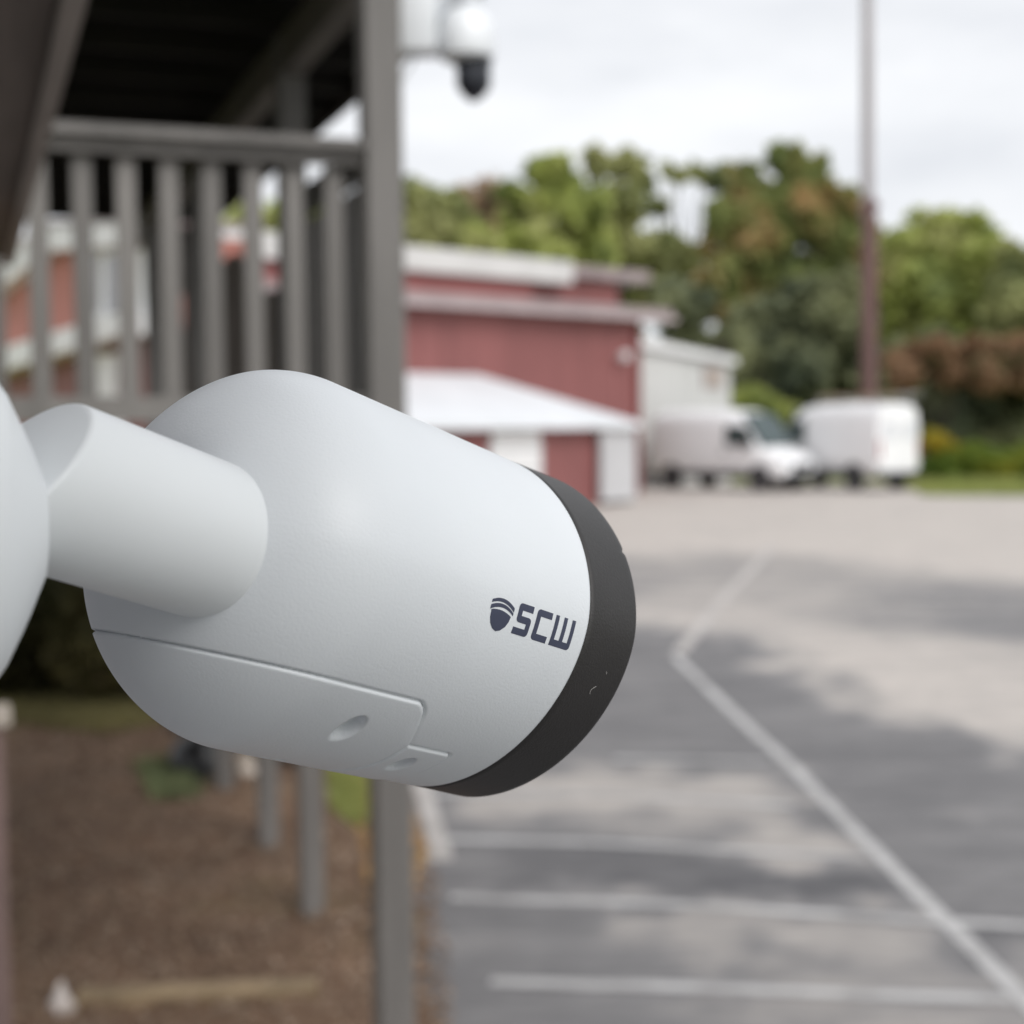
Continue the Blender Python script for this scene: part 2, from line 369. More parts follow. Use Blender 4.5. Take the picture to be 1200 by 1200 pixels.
def painted_line(pts, w, lm='line'):
    P = [ground_at(*p) for p in pts]; vs = []; fs = []; Q = []
    for a, b in zip(P, P[1:]):
        k = max(2, int((b - a).length / .4))
        Q += [a.lerp(b, i / k) for i in range(k)]
    Q.append(P[-1])
    for i, p in enumerate(Q):
        d = (Q[min(i + 1, len(Q) - 1)] - Q[max(i - 1, 0)]); d.z = 0; d.normalize(); n = Vector((-d.y, d.x, 0)) * w / 2
        for s_ in (-1, 1):
            x = p + n * (s_ * (1 + .12 * random.uniform(-1, 1))); vs.append((x.x, x.y, gz(x.y) + .005 + .0003 * len(lines)))
    for i in range(len(Q) - 1): fs.append((2 * i, 2 * i + 1, 2 * i + 3, 2 * i + 2))
    o = link_mesh('painted_line', vs, fs, M[lm]); tag(o, kind='structure'); lines.append(o)
lines = []
painted_line([(790, 768), (930, 900), (1000, 972), (1100, 1072), (1200, 1170), (1330, 1300)], .105)
painted_line([(795, 765), (850, 700), (905, 640)], .16, 'line_worn')
painted_line([(520, 984), (700, 988), (1015, 1006)], .10)
painted_line([(528, 1053), (800, 1061), (1098, 1080), (1260, 1088)], .105)
painted_line([(575, 1151), (800, 1158), (1185, 1172)], .105)
painted_line([(505, 931), (720, 932), (930, 945)], .10)
painted_line([(493, 915), (508, 970), (518, 1010)], .15, 'line_worn')
painted_line([(720, 890), (900, 893)], .10)
painted_line([(770, 738), (1000, 742)], .12, 'line_worn')
painted_line([(760, 695), (980, 700), (1150, 704)], .14, 'line_worn')

# mulch bed on the left
mul_poly = [(-20, -3), (-20, 26)] + ppoly([(230, 690), (420, 720)]) + [tuple(ground_at(*p)[:2]) for p in [(445, 800), (462, 930), (490, 1050), (499, 1120), (508, 1200), (515, 1400), (520, 1700)]] + [(-.6, -3)]
v, q = grid_sheet(np.concatenate([np.arange(-20, -4, .3), np.arange(-4, 1, .06)]), np.concatenate([np.arange(-3, 5, .3), np.arange(5, 16, .07), np.arange(16, 27, .3)]), 0.0)
q = q[inside(v[:, :2][q].mean(1) + rng.normal(0, .035, (len(q), 2)), mul_poly)]
hh = np.array([mnoise.noise(Vector((x * 1.1, y * 1.1, 0))) * .03 + mnoise.noise(Vector((x * 5, y * 5, 2))) * .012 for x, y in v[:, :2]])
v[:, 2] += hh + .045
used = np.unique(q); remap = np.full(len(v), -1); remap[used] = np.arange(len(used)); v = v[used]; q = remap[q]
def mulch_material():
    m = bpy.data.materials.new('leaf_mulch'); m.use_nodes = True; t = m.node_tree; b = t.nodes['Principled BSDF']
    co = t.nodes.new('ShaderNodeTexCoord')
    n = t.nodes.new('ShaderNodeTexNoise'); n.inputs['Scale'].default_value = .9; n.inputs['Detail'].default_value = 5; n.inputs['Roughness'].default_value = .6
    n2 = t.nodes.new('ShaderNodeTexNoise'); n2.inputs['Scale'].default_value = .45; n2.inputs['Detail'].default_value = 4
    for k in (n, n2): t.links.new(co.outputs['Object'], k.inputs['Vector'])
    r = t.nodes.new('ShaderNodeValToRGB'); r.color_ramp.elements[0].position = .3; r.color_ramp.elements[0].color = (0.115, 0.068, 0.042, 1)
    r.color_ramp.elements[1].position = .72; r.color_ramp.elements[1].color = (0.29, 0.185, 0.12, 1); e = r.color_ramp.elements.new(.5); e.color = (0.18, 0.112, 0.07, 1)
    t.links.new(n.outputs[0], r.inputs[0])
    r2 = t.nodes.new('ShaderNodeValToRGB'); r2.color_ramp.elements[0].position = .54; r2.color_ramp.elements[0].color = (0, 0, 0, 1); r2.color_ramp.elements[1].position = .66; r2.color_ramp.elements[1].color = (.6, .6, .6, 1)
    t.links.new(n2.outputs[0], r2.inputs[0])
    mm = t.nodes.new('ShaderNodeMixRGB'); mm.inputs[2].default_value = (0.13, 0.12, 0.04, 1)
    t.links.new(r2.outputs[0], mm.inputs[0]); t.links.new(r.outputs[0], mm.inputs[1]); t.links.new(mm.outputs[0], b.inputs['Base Color']); b.inputs['Roughness'].default_value = .95
    return m
tag(np_mesh('mulch_bed', v, q, mulch_material()), kind='structure')

def leaf_quads(cen, size, tilt=1.0):
    n = len(cen); a = rng.normal(size=(n, 3)); a[:, 2] *= tilt; a /= np.linalg.norm(a, axis=1)[:, None]
    b = rng.normal(size=(n, 3)); b[:, 2] *= tilt
    b -= a * (a * b).sum(1)[:, None]; b /= np.linalg.norm(b, axis=1)[:, None] + 1e-9
    s_ = (size * rng.uniform(.6, 1.4, n))[:, None]
    V4 = np.stack([cen - a * s_, cen + b * s_ * .55, cen + a * s_, cen - b * s_ * .55], 1).reshape(-1, 3)
    return V4, np.arange(4 * n).reshape(n, 4)
def scatter_litter(name, n, poly, size, material, dens=None):
    poly = np.array(poly); lo, hi = poly.min(0), poly.max(0); P = rng.uniform(lo, hi, (n * 3, 2)); P = P[inside(P, poly)][:n]
    c = np.concatenate([P, np.array([[gz(y) + .06 + rng.uniform(0, .03)] for y in P[:, 1]])], 1)
    V4, Q = leaf_quads(c, size, .25); o = np_mesh(name, V4, Q, material, smooth=False); return tag(o, kind='stuff')
M['litter1'] = mat('dry_leaves', (0.24, 0.16, 0.10), .8, scale=9, col2=(0.36, 0.28, 0.21))
M['litter2'] = mat('dark_wet_leaves', (0.10, 0.06, 0.04), .7, scale=9, col2=(0.22, 0.12, 0.07))
bed = ppoly([(-60, 830), (450, 830), (480, 930), (515, 1050), (540, 1260), (-60, 1260)])
scatter_litter('fallen_leaves', 12000, bed, .02, M['litter1'])
scatter_litter('fallen_leaves', 12000, bed, .02, M['litter2'])
strip = ppoly([(380, 900), (470, 900), (500, 1010), (470, 1110), (440, 1140), (425, 1000)])
scatter_litter('fallen_leaves', 1200, strip, .035, mat('orange_leaves', (0.34, 0.17, 0.06), .8, scale=9, col2=(0.5, 0.33, 0.14)))

def grass_patch(name, poly, n, h, material):
    poly = np.array(poly); lo, hi = poly.min(0), poly.max(0); P = rng.uniform(lo, hi, (n * 4, 2)); P = P[inside(P, poly)][:n]; n = len(P)
    base = np.concatenate([P, np.array([[gz(y)] for y in P[:, 1]])], 1); ang = rng.uniform(0, 2 * np.pi, n); w = h * .10
    side = np.stack([np.cos(ang), np.sin(ang), 0 * ang], 1) * w; hh = h * rng.uniform(.5, 1.2, n)
    top = base + np.stack([rng.normal(0, .3, n) * hh, rng.normal(0, .3, n) * hh, hh], 1)
    V3 = np.stack([base - side, base + side, top], 1).reshape(-1, 3)
    return tag(np_mesh(name, V3, np.arange(3 * n).reshape(n, 3), material, smooth=False), kind='stuff')
M['grass'] = mat('grass_blades', (0.20, 0.24, 0.06), .6, scale=2, col2=(0.36, 0.38, 0.11))
M['weed'] = mat('sage_weeds', (0.16, 0.19, 0.09), .7, scale=4, col2=(0.26, 0.30, 0.14))
grass_patch('grass', ppoly([(385, 880), (425, 880), (432, 960), (425, 985), (392, 960)]), 4500, .14, M['grass'])
grass_patch('grass', ppoly([(350, 880), (470, 830), (490, 700), (330, 720)]), 9000, .15, M['grass'])
grass_patch('weeds', ppoly([(160, 905), (225, 900), (235, 945), (180, 950)]), 1600, .15, M['weed'])
gp = ppoly([(1088, 581), (1400, 583)]) ; gp = gp + [(gp[1][0] + 8, gp[1][1] + 14), (gp[0][0] + 1, gp[0][1] + 14)]
grass_patch('grass', gp, 14000, .22, M['grass'])

M['olive_weed'] = mat('olive_weeds', (0.15, 0.13, 0.05), .7, scale=2, col2=(0.26, 0.23, 0.09))
grass_patch('weeds', ppoly([(-60, 816), (230, 816), (240, 850), (120, 868), (-60, 850)]), 14000, .15, M['olive_weed'])
# ------------------------------------------------------------------ the bullet camera in focus
PB = np.array([-0.01864816, 0.02945068, 0.42243227]); AA = np.array([0.6557687, 0.2642697, 0.7071979])
SS = np.array([0.7374301, -0.0235183, -0.6750139]); UU = np.array([0.1617536, -0.9641620, 0.2103030])
BR, LEN, FA, FR, EE, NN, RL, RS, PWR = .0525, .1009817, .0319385, .0330275, .912235, 1.839466, .0196593, 1.0090175, 1.845524
toW = np.array([list(CR), list(CD), list(f0)])
def c2w(P): return P @ toW + np.array(EYE)
bul = thing('bullet_camera', 'large white bullet security camera with charcoal hood and SCW lettering, in sharp focus', 'security camera',
            tuple(c2w(np.array([[-.12, .0, .30]]))[0]))
bul_inv = np.array(bul.location)
def bfin(P): return c2w(P) - bul_inv
def prof(x):
    A = np.clip(1 - x / FA, 0, 1); return BR - FR * (1 - (1 - A ** PWR) ** (1 / PWR))
tt = np.linspace(0, math.pi / 2, 400)
fx = FA * (1 - np.sin(tt) ** (2 / PWR)); fr_ = BR - FR * (1 - np.cos(tt) ** (2 / PWR))
o_ = np.argsort(fx, kind='stable'); fx, fr_ = fx[::-1], fr_[::-1]
px_ = np.concatenate([np.zeros(40), fx, np.linspace(FA, LEN - .0004, 200)[1:], LEN - .0004 + .0004 * np.sin(np.linspace(0, 1.57, 5))[1:], [LEN, LEN]])
pr_ = np.concatenate([np.linspace(0.0005, BR - FR, 41)[:-1], fr_, np.full(199, BR), BR - .0004 * (1 - np.cos(np.linspace(0, 1.57, 5)))[1:], [BR - .0025, BR - .004]])
arc = np.concatenate([[0], np.cumsum(np.hypot(np.diff(px_), np.diff(pr_)))])
keepi = np.concatenate([[True], np.diff(arc) > 1e-9]); px_, pr_, arc = px_[keepi], pr_[keepi], arc[keepi]
NA = 300; ta = np.linspace(0, arc[-1] - .0042, NA)
gx = np.concatenate([np.interp(ta, arc, px_), [LEN, LEN]]); gr = np.concatenate([np.interp(ta, arc, pr_), [BR - .0012, BR - .004]])
tx = np.gradient(gx); tr = np.gradient(gr); ln = np.hypot(tx, tr) + 1e-12; nx_, nr_ = -tr / ln, tx / ln
NPH = 720; phi = np.linspace(-math.pi, math.pi, NPH, endpoint=False)
rho = 1 / (np.abs(np.cos(phi)) ** NN + np.abs(np.sin(phi)) ** NN) ** (1 / NN)
GX = np.repeat(gx[:, None], NPH, 1); GR = np.repeat(gr[:, None], NPH, 1); PH = np.repeat(phi[None], len(gx), 0); RH = np.repeat(rho[None], len(gx), 0)
UC = EE * GR * RH * np.sin(PH)
def rr_min(d1, d2, rc):
    return np.where((d1 < rc) & (d2 < rc), rc - np.hypot(np.maximum(rc - d1, 0), np.maximum(rc - d2, 0)), np.minimum(d1, d2))
SC = GR * RH * np.cos(PH)
def cover_sd(GX, PH, UC):
    xa = np.interp(-PH, [.5, .7, 1.0, 1.3, 1.57, 2.2, 2.5], [.0612, .0612, .0690, .0682, .0660, .069, .0612])
    return rr_min((-.0268 - .068 * SC - UC) / .78, xa - GX, .0032), xa
def sst(a, b, x): t = np.clip((x - a) / (b - a), 0, 1); return t * t * (3 - 2 * t)
dm, xa = cover_sd(GX, PH, UC)
aoff = (PH + 1.5708) * BR * .95
dtab = rr_min(np.minimum(.0845 - GX, 9), .0283 - np.abs(aoff), .0016)
dt = np.where(GX > xa - .0004, dtab, -1)
H = np.zeros_like(GX)
fade = 1 - .75 * sst(.74, .84, -PH) * (1 - sst(1.0, 1.2, -PH)) * (GX > xa - .004) 
H += fade * (.00045 * (.35 + .65 * sst(.012, .045, GX)) * sst(.00005, .0007, dm) - .0012 * np.exp(-((dm + .00012) / .00032) ** 2)) + (1 - fade) * .00045 * sst(-.0012, .004, dm)
tz = (dm < 0) & (GX > xa - .0006)
H += np.where(tz, .0005 * sst(.00005, .0006, dtab), 0) - np.where(tz, .0008 * np.exp(-((dtab + .0001) / .00028) ** 2), 0)
def dimple(x0, ph0, hx, ha, dep, tilt):
    X_ = (GX - x0) / hx; Y_ = (PH - ph0) * BR * .97 / ha
    r_ = np.sqrt(X_ ** 2 + Y_ ** 2)
    return -dep * (1 - sst(.55, 1.0, r_)) * (1 + tilt * Y_)
H += dimple(.0468, -.975, .0033, .0064, .0056, .8) + dimple(.0752, -1.195, .0027, .0052, .0050, .8)
H += dimple(.0449, -1.528, .0016, .0012, .0012, 0) + dimple(.0480, -1.486, .0016, .0012, .0012, 0)
X3 = GX + H * nx_[:, None]; R3 = GR + H * nr_[:, None]
def surf(x, r, ph, rh): 
    s_ = r * rh * np.cos(ph); u_ = EE * r * rh * np.sin(ph)
    return PB + (x - LEN)[..., None] * AA + s_[..., None] * SS + u_[..., None] * UU
VB = bfin(surf(X3, R3, PH, RH).reshape(-1, 3))
nr = len(gx)
i = np.arange(nr - 1)[:, None] * NPH + np.arange(NPH)[None]; j = np.arange(nr - 1)[:, None] * NPH + (np.arange(NPH)[None] + 1) % NPH
QB = np.stack([i, j, j + NPH, i + NPH], -1).reshape(-1, 4)
dmf, dtf = dm.reshape(-1)[QB].mean(1), dt.reshape(-1)[QB].mean(1)
def sub(name, mask, material):
    qq = QB[mask]; us = np.unique(qq); rm = np.full(len(VB), -1); rm[us] = np.arange(len(us))
    return np_mesh(name, VB[us], rm[qq], material, bul)
sub('housing', (dmf <= 0) & (dtf <= 0), M['cam_white'])
sub('cover_panel', dmf > 0, M['cam_white']); sub('cover_tab', (dmf <= 0) & (dtf > 0), M['cam_white'])
# hood
hp = [(-.003, BR - .006), (.0001, BR - .0006), (.0004, BR + .00005), (RL * .5, BR * (1 + (RS - 1) * .55)), (RL - .0006, BR * RS), (RL - .0001, BR * RS - .0004), (RL, BR * RS - .0012),
      (RL, BR * RS - .0022), (RL - .0006, BR * RS - .0028), (.006, BR - .0040), (.005, BR - .006), (.005, .001)]
pp = []
for a, b in zip(hp, hp[1:]):
    k = max(1, int(math.hypot(b[0] - a[0], b[1] - a[1]) / .0015)); pp += [(a[0] + (b[0] - a[0]) * t / k, a[1] + (b[1] - a[1]) * t / k) for t in range(k)]
pp.append(hp[-1]); hx_ = np.array([p[0] for p in pp]) + LEN; hr_ = np.array([p[1] for p in pp]); NP2 = 360
ph2 = np.linspace(-math.pi, math.pi, NP2, endpoint=False); rh2 = 1 / (np.abs(np.cos(ph2)) ** NN + np.abs(np.sin(ph2)) ** NN) ** (1 / NN)
HX = np.repeat(hx_[:, None], NP2, 1); HR = np.repeat(hr_[:, None], NP2, 1); PH2 = np.repeat(ph2[None], len(hx_), 0); RH2 = np.repeat(rh2[None], len(hx_), 0)
# a small moulding nick on the rim
HR = HR - .0006 * np.exp(-((PH2 - .52) / .012) ** 2) * (HX > LEN + RL - .0015) * (HR > BR - .001)
VH = bfin(surf(HX, HR, PH2, RH2).reshape(-1, 3)); n_ = len(hx_)
i = np.arange(n_ - 1)[:, None] * NP2 + np.arange(NP2)[None]; j = np.arange(n_ - 1)[:, None] * NP2 + (np.arange(NP2)[None] + 1) % NP2
ho = np_mesh('hood_ring', VH, np.stack([i, j, j + NP2, i + NP2], -1).reshape(-1, 4), M['hood'], bul)
def axw(x, s_=0, u_=0): return Vector(bfin((PB + AA * (x - LEN) + SS * s_ + UU * u_)[None])[0])
AXW = (axw(.1) - axw(0)).normalized()
MB().lathe([(0, 0), (0, .040), (.0015, .041), (.0018, .0405), (.0018, 0)], 64, axw(LEN + .0052), AXW).build('front_window', M['glass_black'], bul, True)
lens = MB().lathe([(0, .014), (.003, .014), (.0045, .012), (.0035, .010), (.0035, .0099)], 48, axw(LEN + .0072), AXW).build('lens', M['hood'], bul, True)
MB().lathe([(.0033, .0100), (.005, .007), (.0058, 0)], 40, axw(LEN + .0072), AXW).build('lens_glass', M['glass_black'], lens, True)
# printed logo, laid on the curved flank (x along the axis, a = arc height)
def surf_pt(x, a, off):
    ph = a / BR; rh = 1 / (abs(math.cos(ph)) ** NN + abs(math.sin(ph)) ** NN) ** (1 / NN)
    return bfin(surf(np.array([x]), np.array([BR + off]), np.array([ph]), np.array([rh])))[0]
def decal(name, poly, step=.0005):
    # poly in (x mm, a mm); triangulate finely through bmesh grid bisecting
    bm = bmesh.new(); vs = [bm.verts.new((p[0], p[1], 0)) for p in poly]
    for tri in tessellate_polygon([[Vector((p[0], p[1], 0)) for p in poly]]):
        if len({tuple(vs[k].co) for k in tri}) == 3: bm.faces.new([vs[k] for k in tri])
    ys_ = np.arange(-12, 0, .5)
    for y in ys_: bmesh.ops.bisect_plane(bm, geom=bm.verts[:] + bm.edges[:] + bm.faces[:], plane_co=(0, y, 0), plane_no=(0, 1, 0))
    for v_ in bm.verts: v_.co = Vector(surf_pt(v_.co.x / 1000, v_.co.y / 1000, .00006))
    bmesh.ops.recalc_face_normals(bm, faces=bm.faces[:])
    me = bpy.data.meshes.new(name); bm.to_mesh(me); bm.free(); me.materials.append(M['ink']); o = bpy.data.objects.new(name, me); C.objects.link(o); o.parent = bul; return o
def arcp(cx, cy, r, a0, a1, n=5, ry=None): return [(cx + r * math.cos(math.radians(a0 + (a1 - a0) * k / n)), cy + (ry or r) * math.sin(math.radians(a0 + (a1 - a0) * k / n))) for k in range(n + 1)]
T, B_, w = -1.35, -10.0, 1.55      # letter top / bottom (mm of arc), stroke
hst = 1.9
mid = (T + B_) / 2
def letter_S(x0, x1):
    r = 1.1
    return [(x1, T), *arcp(x0 + r, T - r, r, 90, 180), *arcp(x0 + r, mid - hst / 2 + r, r, 180, 270), (x1 - w, mid - hst / 2), (x1 - w, B_ + hst), (x0 - .3, B_ + hst), (x0 - .3, B_),
            *arcp(x1 - r, B_ + r, r, -90, 0), *arcp(x1 - r, mid + hst / 2 - r, r, 0, 90), (x0 + w, mid + hst / 2), (x0 + w, T - hst), (x1, T - hst)]
def letter_C(x0, x1):
    r = 1.1
    return [(x1, T), *arcp(x0 + r, T - r, r, 90, 180), *arcp(x0 + r, B_ + r, r, 180, 270), (x1, B_), (x1, B_ + hst), (x0 + w, B_ + hst), (x0 + w, T - hst), (x1, T - hst)]
def letter_W(x0, x1):
    r = 1.1; k = 1.4; g = (x1 - x0 - 3 * k) / 2
    return [(x0, T), (x0, B_), *arcp(x1 - r, B_ + r, r, -90, 0), (x1, T), (x1 - k, T), (x1 - k, B_ + hst), (x1 - k - g, B_ + hst), (x1 - k - g, T), (x0 + k + g, T), (x0 + k + g, B_ + hst), (x0 + k, B_ + hst), (x0 + k, T)]
decal('letter', letter_S(73.9, 79.3)); decal('letter', letter_C(80.8, 86.6)); decal('letter', letter_W(87.9, 95.8))
# shield emblem: cap with two swooshes above a rounded shield
cx0 = 68.2
def band(top, bot): return top + bot[::-1]
xs_ = [-4.2 + 8.4 * k / 10 for k in range(11)]
def cap(x, base, sag): return base - sag * (x / 4.2) ** 2 - .12 * x * .6
decal('emblem', band([(cx0 + x, cap(x, -2.0, 1.3) + .15) for x in xs_], [(cx0 + x, cap(x, -2.0, 1.3) - .75 - .1 * (x + 4.2) * .3) for x in xs_]))
decal('emblem', band([(cx0 + x, cap(x, -3.25, 1.3)) for x in xs_], [(cx0 + x, cap(x, -3.25, 1.3) - 1.25 + .06 * (x + 4.2)) for x in xs_]))
sh = [(cx0 + x, cap(x, -5.0, .9)) for x in [-3.7 + 7.3 * k / 8 for k in range(9)]]
sh += [(cx0 + 3.4, -7.4), (cx0 + 2.7, -9.0), (cx0 + 1.4, -10.3), (cx0, -10.8), (cx0 - 1.4, -10.3), (cx0 - 2.7, -9.0), (cx0 - 3.4, -7.4)]
decal('emblem', sh)
# fibres of lint caught on the hood
def hood_pt(x, ph, off=.0002):
    rh = 1 / (abs(math.cos(ph)) ** NN + abs(math.sin(ph)) ** NN) ** (1 / NN); return Vector(bfin(surf(np.array([x]), np.array([BR * 1.006 + off]), np.array([ph]), np.array([rh])))[0])
MB().tube([hood_pt(LEN + .0105 - .0012 * math.sin(k / 6 * 2.4), -.33 - .05 * k / 6) for k in range(7)], .00005, 5).build('lint', M['lint'], bul)
MB().tube([hood_pt(LEN + .0118, -.235), hood_pt(LEN + .0122, -.25)], .00006, 5).build('lint', M['lint'], bul)

# bracket arm
QA = np.array([-.07124025, .00542481, .33738654]); DA = np.array([.6145027, .27628458, .73895417]); RA = .0182
def arm_pt(t): return Vector(bfin((QA + DA * t)[None])[0])
ADW = (arm_pt(.1) - arm_pt(0)).normalized()
am = MB(); am.lathe([(-.062, 0), (-.062, RA), (.014, RA), (.014, 0)], 96, arm_pt(0), ADW)
def cyl_hit(px, py):        # first hit of a sight line with the arm cylinder, camera frame
    dd = np.array([(px - 600) / 1750, (py - 600) / 1750, 1.0]); best = None
    for z in np.linspace(.24, .36, 2400):
        w = dd * z - QA; w = w - DA * (w @ DA); m_ = np.linalg.norm(w)
        if m_ <= RA: return dd * z
        if best is None or m_ < best[0]: best = (m_, dd * z)
    return best[1]
p1c, p2c = cyl_hit(97, 473), cyl_hit(77, 552)
p1 = Vector(bfin(p1c[None])[0]); p2 = Vector(bfin(p2c[None])[0])
p3 = Vector(bfin((np.array([(34 - 600) / 1750, (470 - 600) / 1750, 1.0]) * (p1c[2] + .014))[None])[0])
print('ARM', p1c, p2c)
no = (p2 - p1).cross(p3 - p1).normalized()
if no.z < 0: no = -no
r_ = bmesh.ops.bisect_plane(am.bm, geom=am.bm.verts[:] + am.bm.edges[:] + am.bm.faces[:], plane_co=p1, plane_no=no, clear_outer=True)
cut_e = [e for e in r_['geom_cut'] if isinstance(e, bmesh.types.BMEdge)]
bmesh.ops.holes_fill(am.bm, edges=cut_e)
try: bmesh.ops.bevel(am.bm, geom=[e for e in cut_e if e.is_valid], offset=.0011, segments=4, affect='EDGES', profile=.5)
except Exception as ex: print('bevel', ex)
am.build('bracket_arm', M['cam_arm'], bul, True)
ringp = [(0, RA + .0001), (.0004, RA + .0003)]
# wall mount: a shallow faceted dome on the wall to the left
MC = np.array([(-81 - 600) / 1750, (622 - 600) / 1750, 1]) * .284
mo = Vector(bfin(MC[None])[0]); max_ = Vector((U.x, U.y, -.03)).normalized()
k_ = .284 / 1750
pf = [(-20, 222), (18, 218), (50, 196), (62, 182), (84, 152), (101, 118), (111, 96), (120, 74), (129, 52), (131, 34), (130, 0)]
pfs = []
for (a, b), (c, d) in zip(pf, pf[1:]):
    for s_ in range(14): pfs.append((a + (c - a) * s_ / 14, b + (d - b) * s_ / 14))
pfs.append(pf[-1])
mm_ = MB().lathe([(h * k_ , r * k_) for h, r in [(h_, r_q * 1.06) for h_, r_q in pfs]], 320, mo, max_)
mm_.bm.normal_update()
slot = Vector(bfin(np.array([[(36 - 600) / 1750, (560 - 600) / 1750, 1]]) * .268)[0])      # a shallow moulded slot in the rim
s_r, s_d = CR.normalized(), f0
for v_ in mm_.bm.verts:
    q_ = v_.co - slot
    if v_.normal.dot(s_d) < 0.35:
        wv_ = math.exp(-(q_.dot(s_r) / .0013) ** 4 - (q_.dot(CD) / .0042) ** 4)
        v_.co += s_d * (.0035 * wv_)
mm_.build('wall_mount', M['cam_arm'], bul, True)

# ------------------------------------------------------------------ near building: wall, soffit, eave
nb = thing('near_building', 'brown soffit and grey fascia edge of the building close by, blurred at upper left', 'building', (0, 0, 0), A20)
# local x = U (right), local y = V (into the picture); wall plane just left of the lens
xw = -.022
w_ = MB(); w_.box(xw - .2, xw, -9, 3.6, -.03, 3.29); w_.build('wall', M['near_wall'], nb)
for k in range(12):
    MB().box(xw + .0005, xw + .014, -9, 3.59, .03 + k * .235, .03 + k * .235 + .215).build('siding_board', M['near_wall'], nb) if not (2.55 < .03 + k * .235 + .1 < 3.0) else None
for k in range(3):
    MB().box(-.20 + k * .107, -.20 + k * .107 + .102, -9, 4.7, 3.32, 3.34).build('soffit_board', M['soffit'], nb)
MB().box(.119, .146, -9, 4.72, 3.30, 3.50).build('fascia_board', M['fascia'], nb)
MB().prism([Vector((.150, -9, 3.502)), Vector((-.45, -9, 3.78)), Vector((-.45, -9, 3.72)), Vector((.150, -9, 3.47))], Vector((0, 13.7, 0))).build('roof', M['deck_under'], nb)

# ------------------------------------------------------------------ porch / deck
P0 = Vector((-.456, 5.4, 0))
Pu = lambda p: (p.dot(U), p.dot(V))
o0 = P0
deck = thing('porch_deck', 'raised grey wooden porch with baluster railing and dark roof beyond the bullet camera', 'porch', (P0.x, P0.y, 0), A20)
DP = M['deck_paint']
def dl(p): q_ = p - P0; return Vector((q_.dot(U), q_.dot(V), p.z))     # world -> deck local
ZT, ZB, ZR = 2.8 + 1.025, 2.8 + .04, 4.58
MB().box(-.066, .066, -.066, .066, -.03, ZR, .006).build('post', DP, deck)
for (px, py, d) in [(366, 1080, 8.5), (315, 1000, 9.86), (264, 934, 11.4)]:
    g = ground_at(px, py); q_ = dl(g); s_ = .062
    MB().box(q_.x - s_, q_.x + s_, q_.y - s_, q_.y + s_, -.03, 2.72, .006).build('post', DP, deck)
for yy in (1.55, 4.3, 6.9):
    MB().box(-.06, .06, yy - .06, yy + .06, 2.74, ZR, .006).build('post', DP, deck)
for xx in (-3.6,):
    MB().box(xx - .07, xx + .07, -.07, .07, -.03, ZR, .006).build('post', DP, deck)
def railing(p0, p1, name='railing', sp=.144, off=None):
    # local straight run; a holder mesh is the cap rail, balusters are its children
    d = (p1 - p0); n = d.normalized(); L = d.length; sd_ = Vector((-n.y, n.x, 0))
    def bar(a, b, z0, z1, hw): return MB().prism([a + sd_ * hw + Vector((0, 0, z0)), a - sd_ * hw + Vector((0, 0, z0)), a - sd_ * hw + Vector((0, 0, z1)), a + sd_ * hw + Vector((0, 0, z1))], b - a)
    r = bar(p0, p1, ZT - .035, ZT, .065).build('railing', DP, deck)
    bar(p0, p1, ZT - .085, ZT - .036, .02).build('upper_rail', DP, r)
    bar(p0, p1, ZB, ZB + .085, .02).build('lower_rail', DP, r)
    x = off if off else sp * .55; proto = None; ang = math.atan2(n.y, n.x)
    while x < L - .05:
        if proto is None:
            proto = MB().box(-.033, .033, -.021, .021, ZB - .0, ZT - .086, .004).build('baluster', DP, r); o = proto
            proto.data.transform(Matrix.Identity(4))
        else: o = proto.copy(); C.objects.link(o); o.parent = r
        c = p0 + n * x; c = c + sd_ * (-.042); o.location = (c.x, c.y, 0); o.rotation_euler = (0, 0, ang); x += sp
    return r
railing(Vector((-.075, 0, 0)), Vector((-3.5, 0, 0)), off=.092)
railing(Vector((0, .075, 0)), Vector((0, 1.48, 0)), sp=.14)
# floor
for k in range(48): MB().box(-3.7, .42 if k > 14 else .09, -.06 + k * .145, -.06 + k * .145 + .139, 2.745, 2.78).build('floor_board', M['deck_floor'], deck)
MB().box(-3.7, .09, -.10, -.062, 2.56, 2.742).build('rim_joist', DP, deck)
MB().box(.091, .13, -.10, 6.93, 2.56, 2.742).build('rim_joist', DP, deck)
for k in range(8): MB().box(-3.66, .088, .3 + k * .85, .34 + k * .85, 2.56, 2.742).build('joist', M['deck_floor'], deck)
# roof
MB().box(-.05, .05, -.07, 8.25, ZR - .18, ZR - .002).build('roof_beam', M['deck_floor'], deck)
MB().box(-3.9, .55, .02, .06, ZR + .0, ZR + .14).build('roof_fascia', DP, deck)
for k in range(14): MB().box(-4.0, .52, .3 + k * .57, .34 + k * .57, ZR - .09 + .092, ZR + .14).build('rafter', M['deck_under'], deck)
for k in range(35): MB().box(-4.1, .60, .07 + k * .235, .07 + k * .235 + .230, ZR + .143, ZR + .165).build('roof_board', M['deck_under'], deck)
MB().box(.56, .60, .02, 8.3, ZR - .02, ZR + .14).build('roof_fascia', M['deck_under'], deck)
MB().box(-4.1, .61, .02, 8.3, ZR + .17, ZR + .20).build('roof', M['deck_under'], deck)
MB().box(-4.2, -4.1, 0, 8.3, 2.78, ZR + .14).build('back_wall', M['deck_under'], deck)

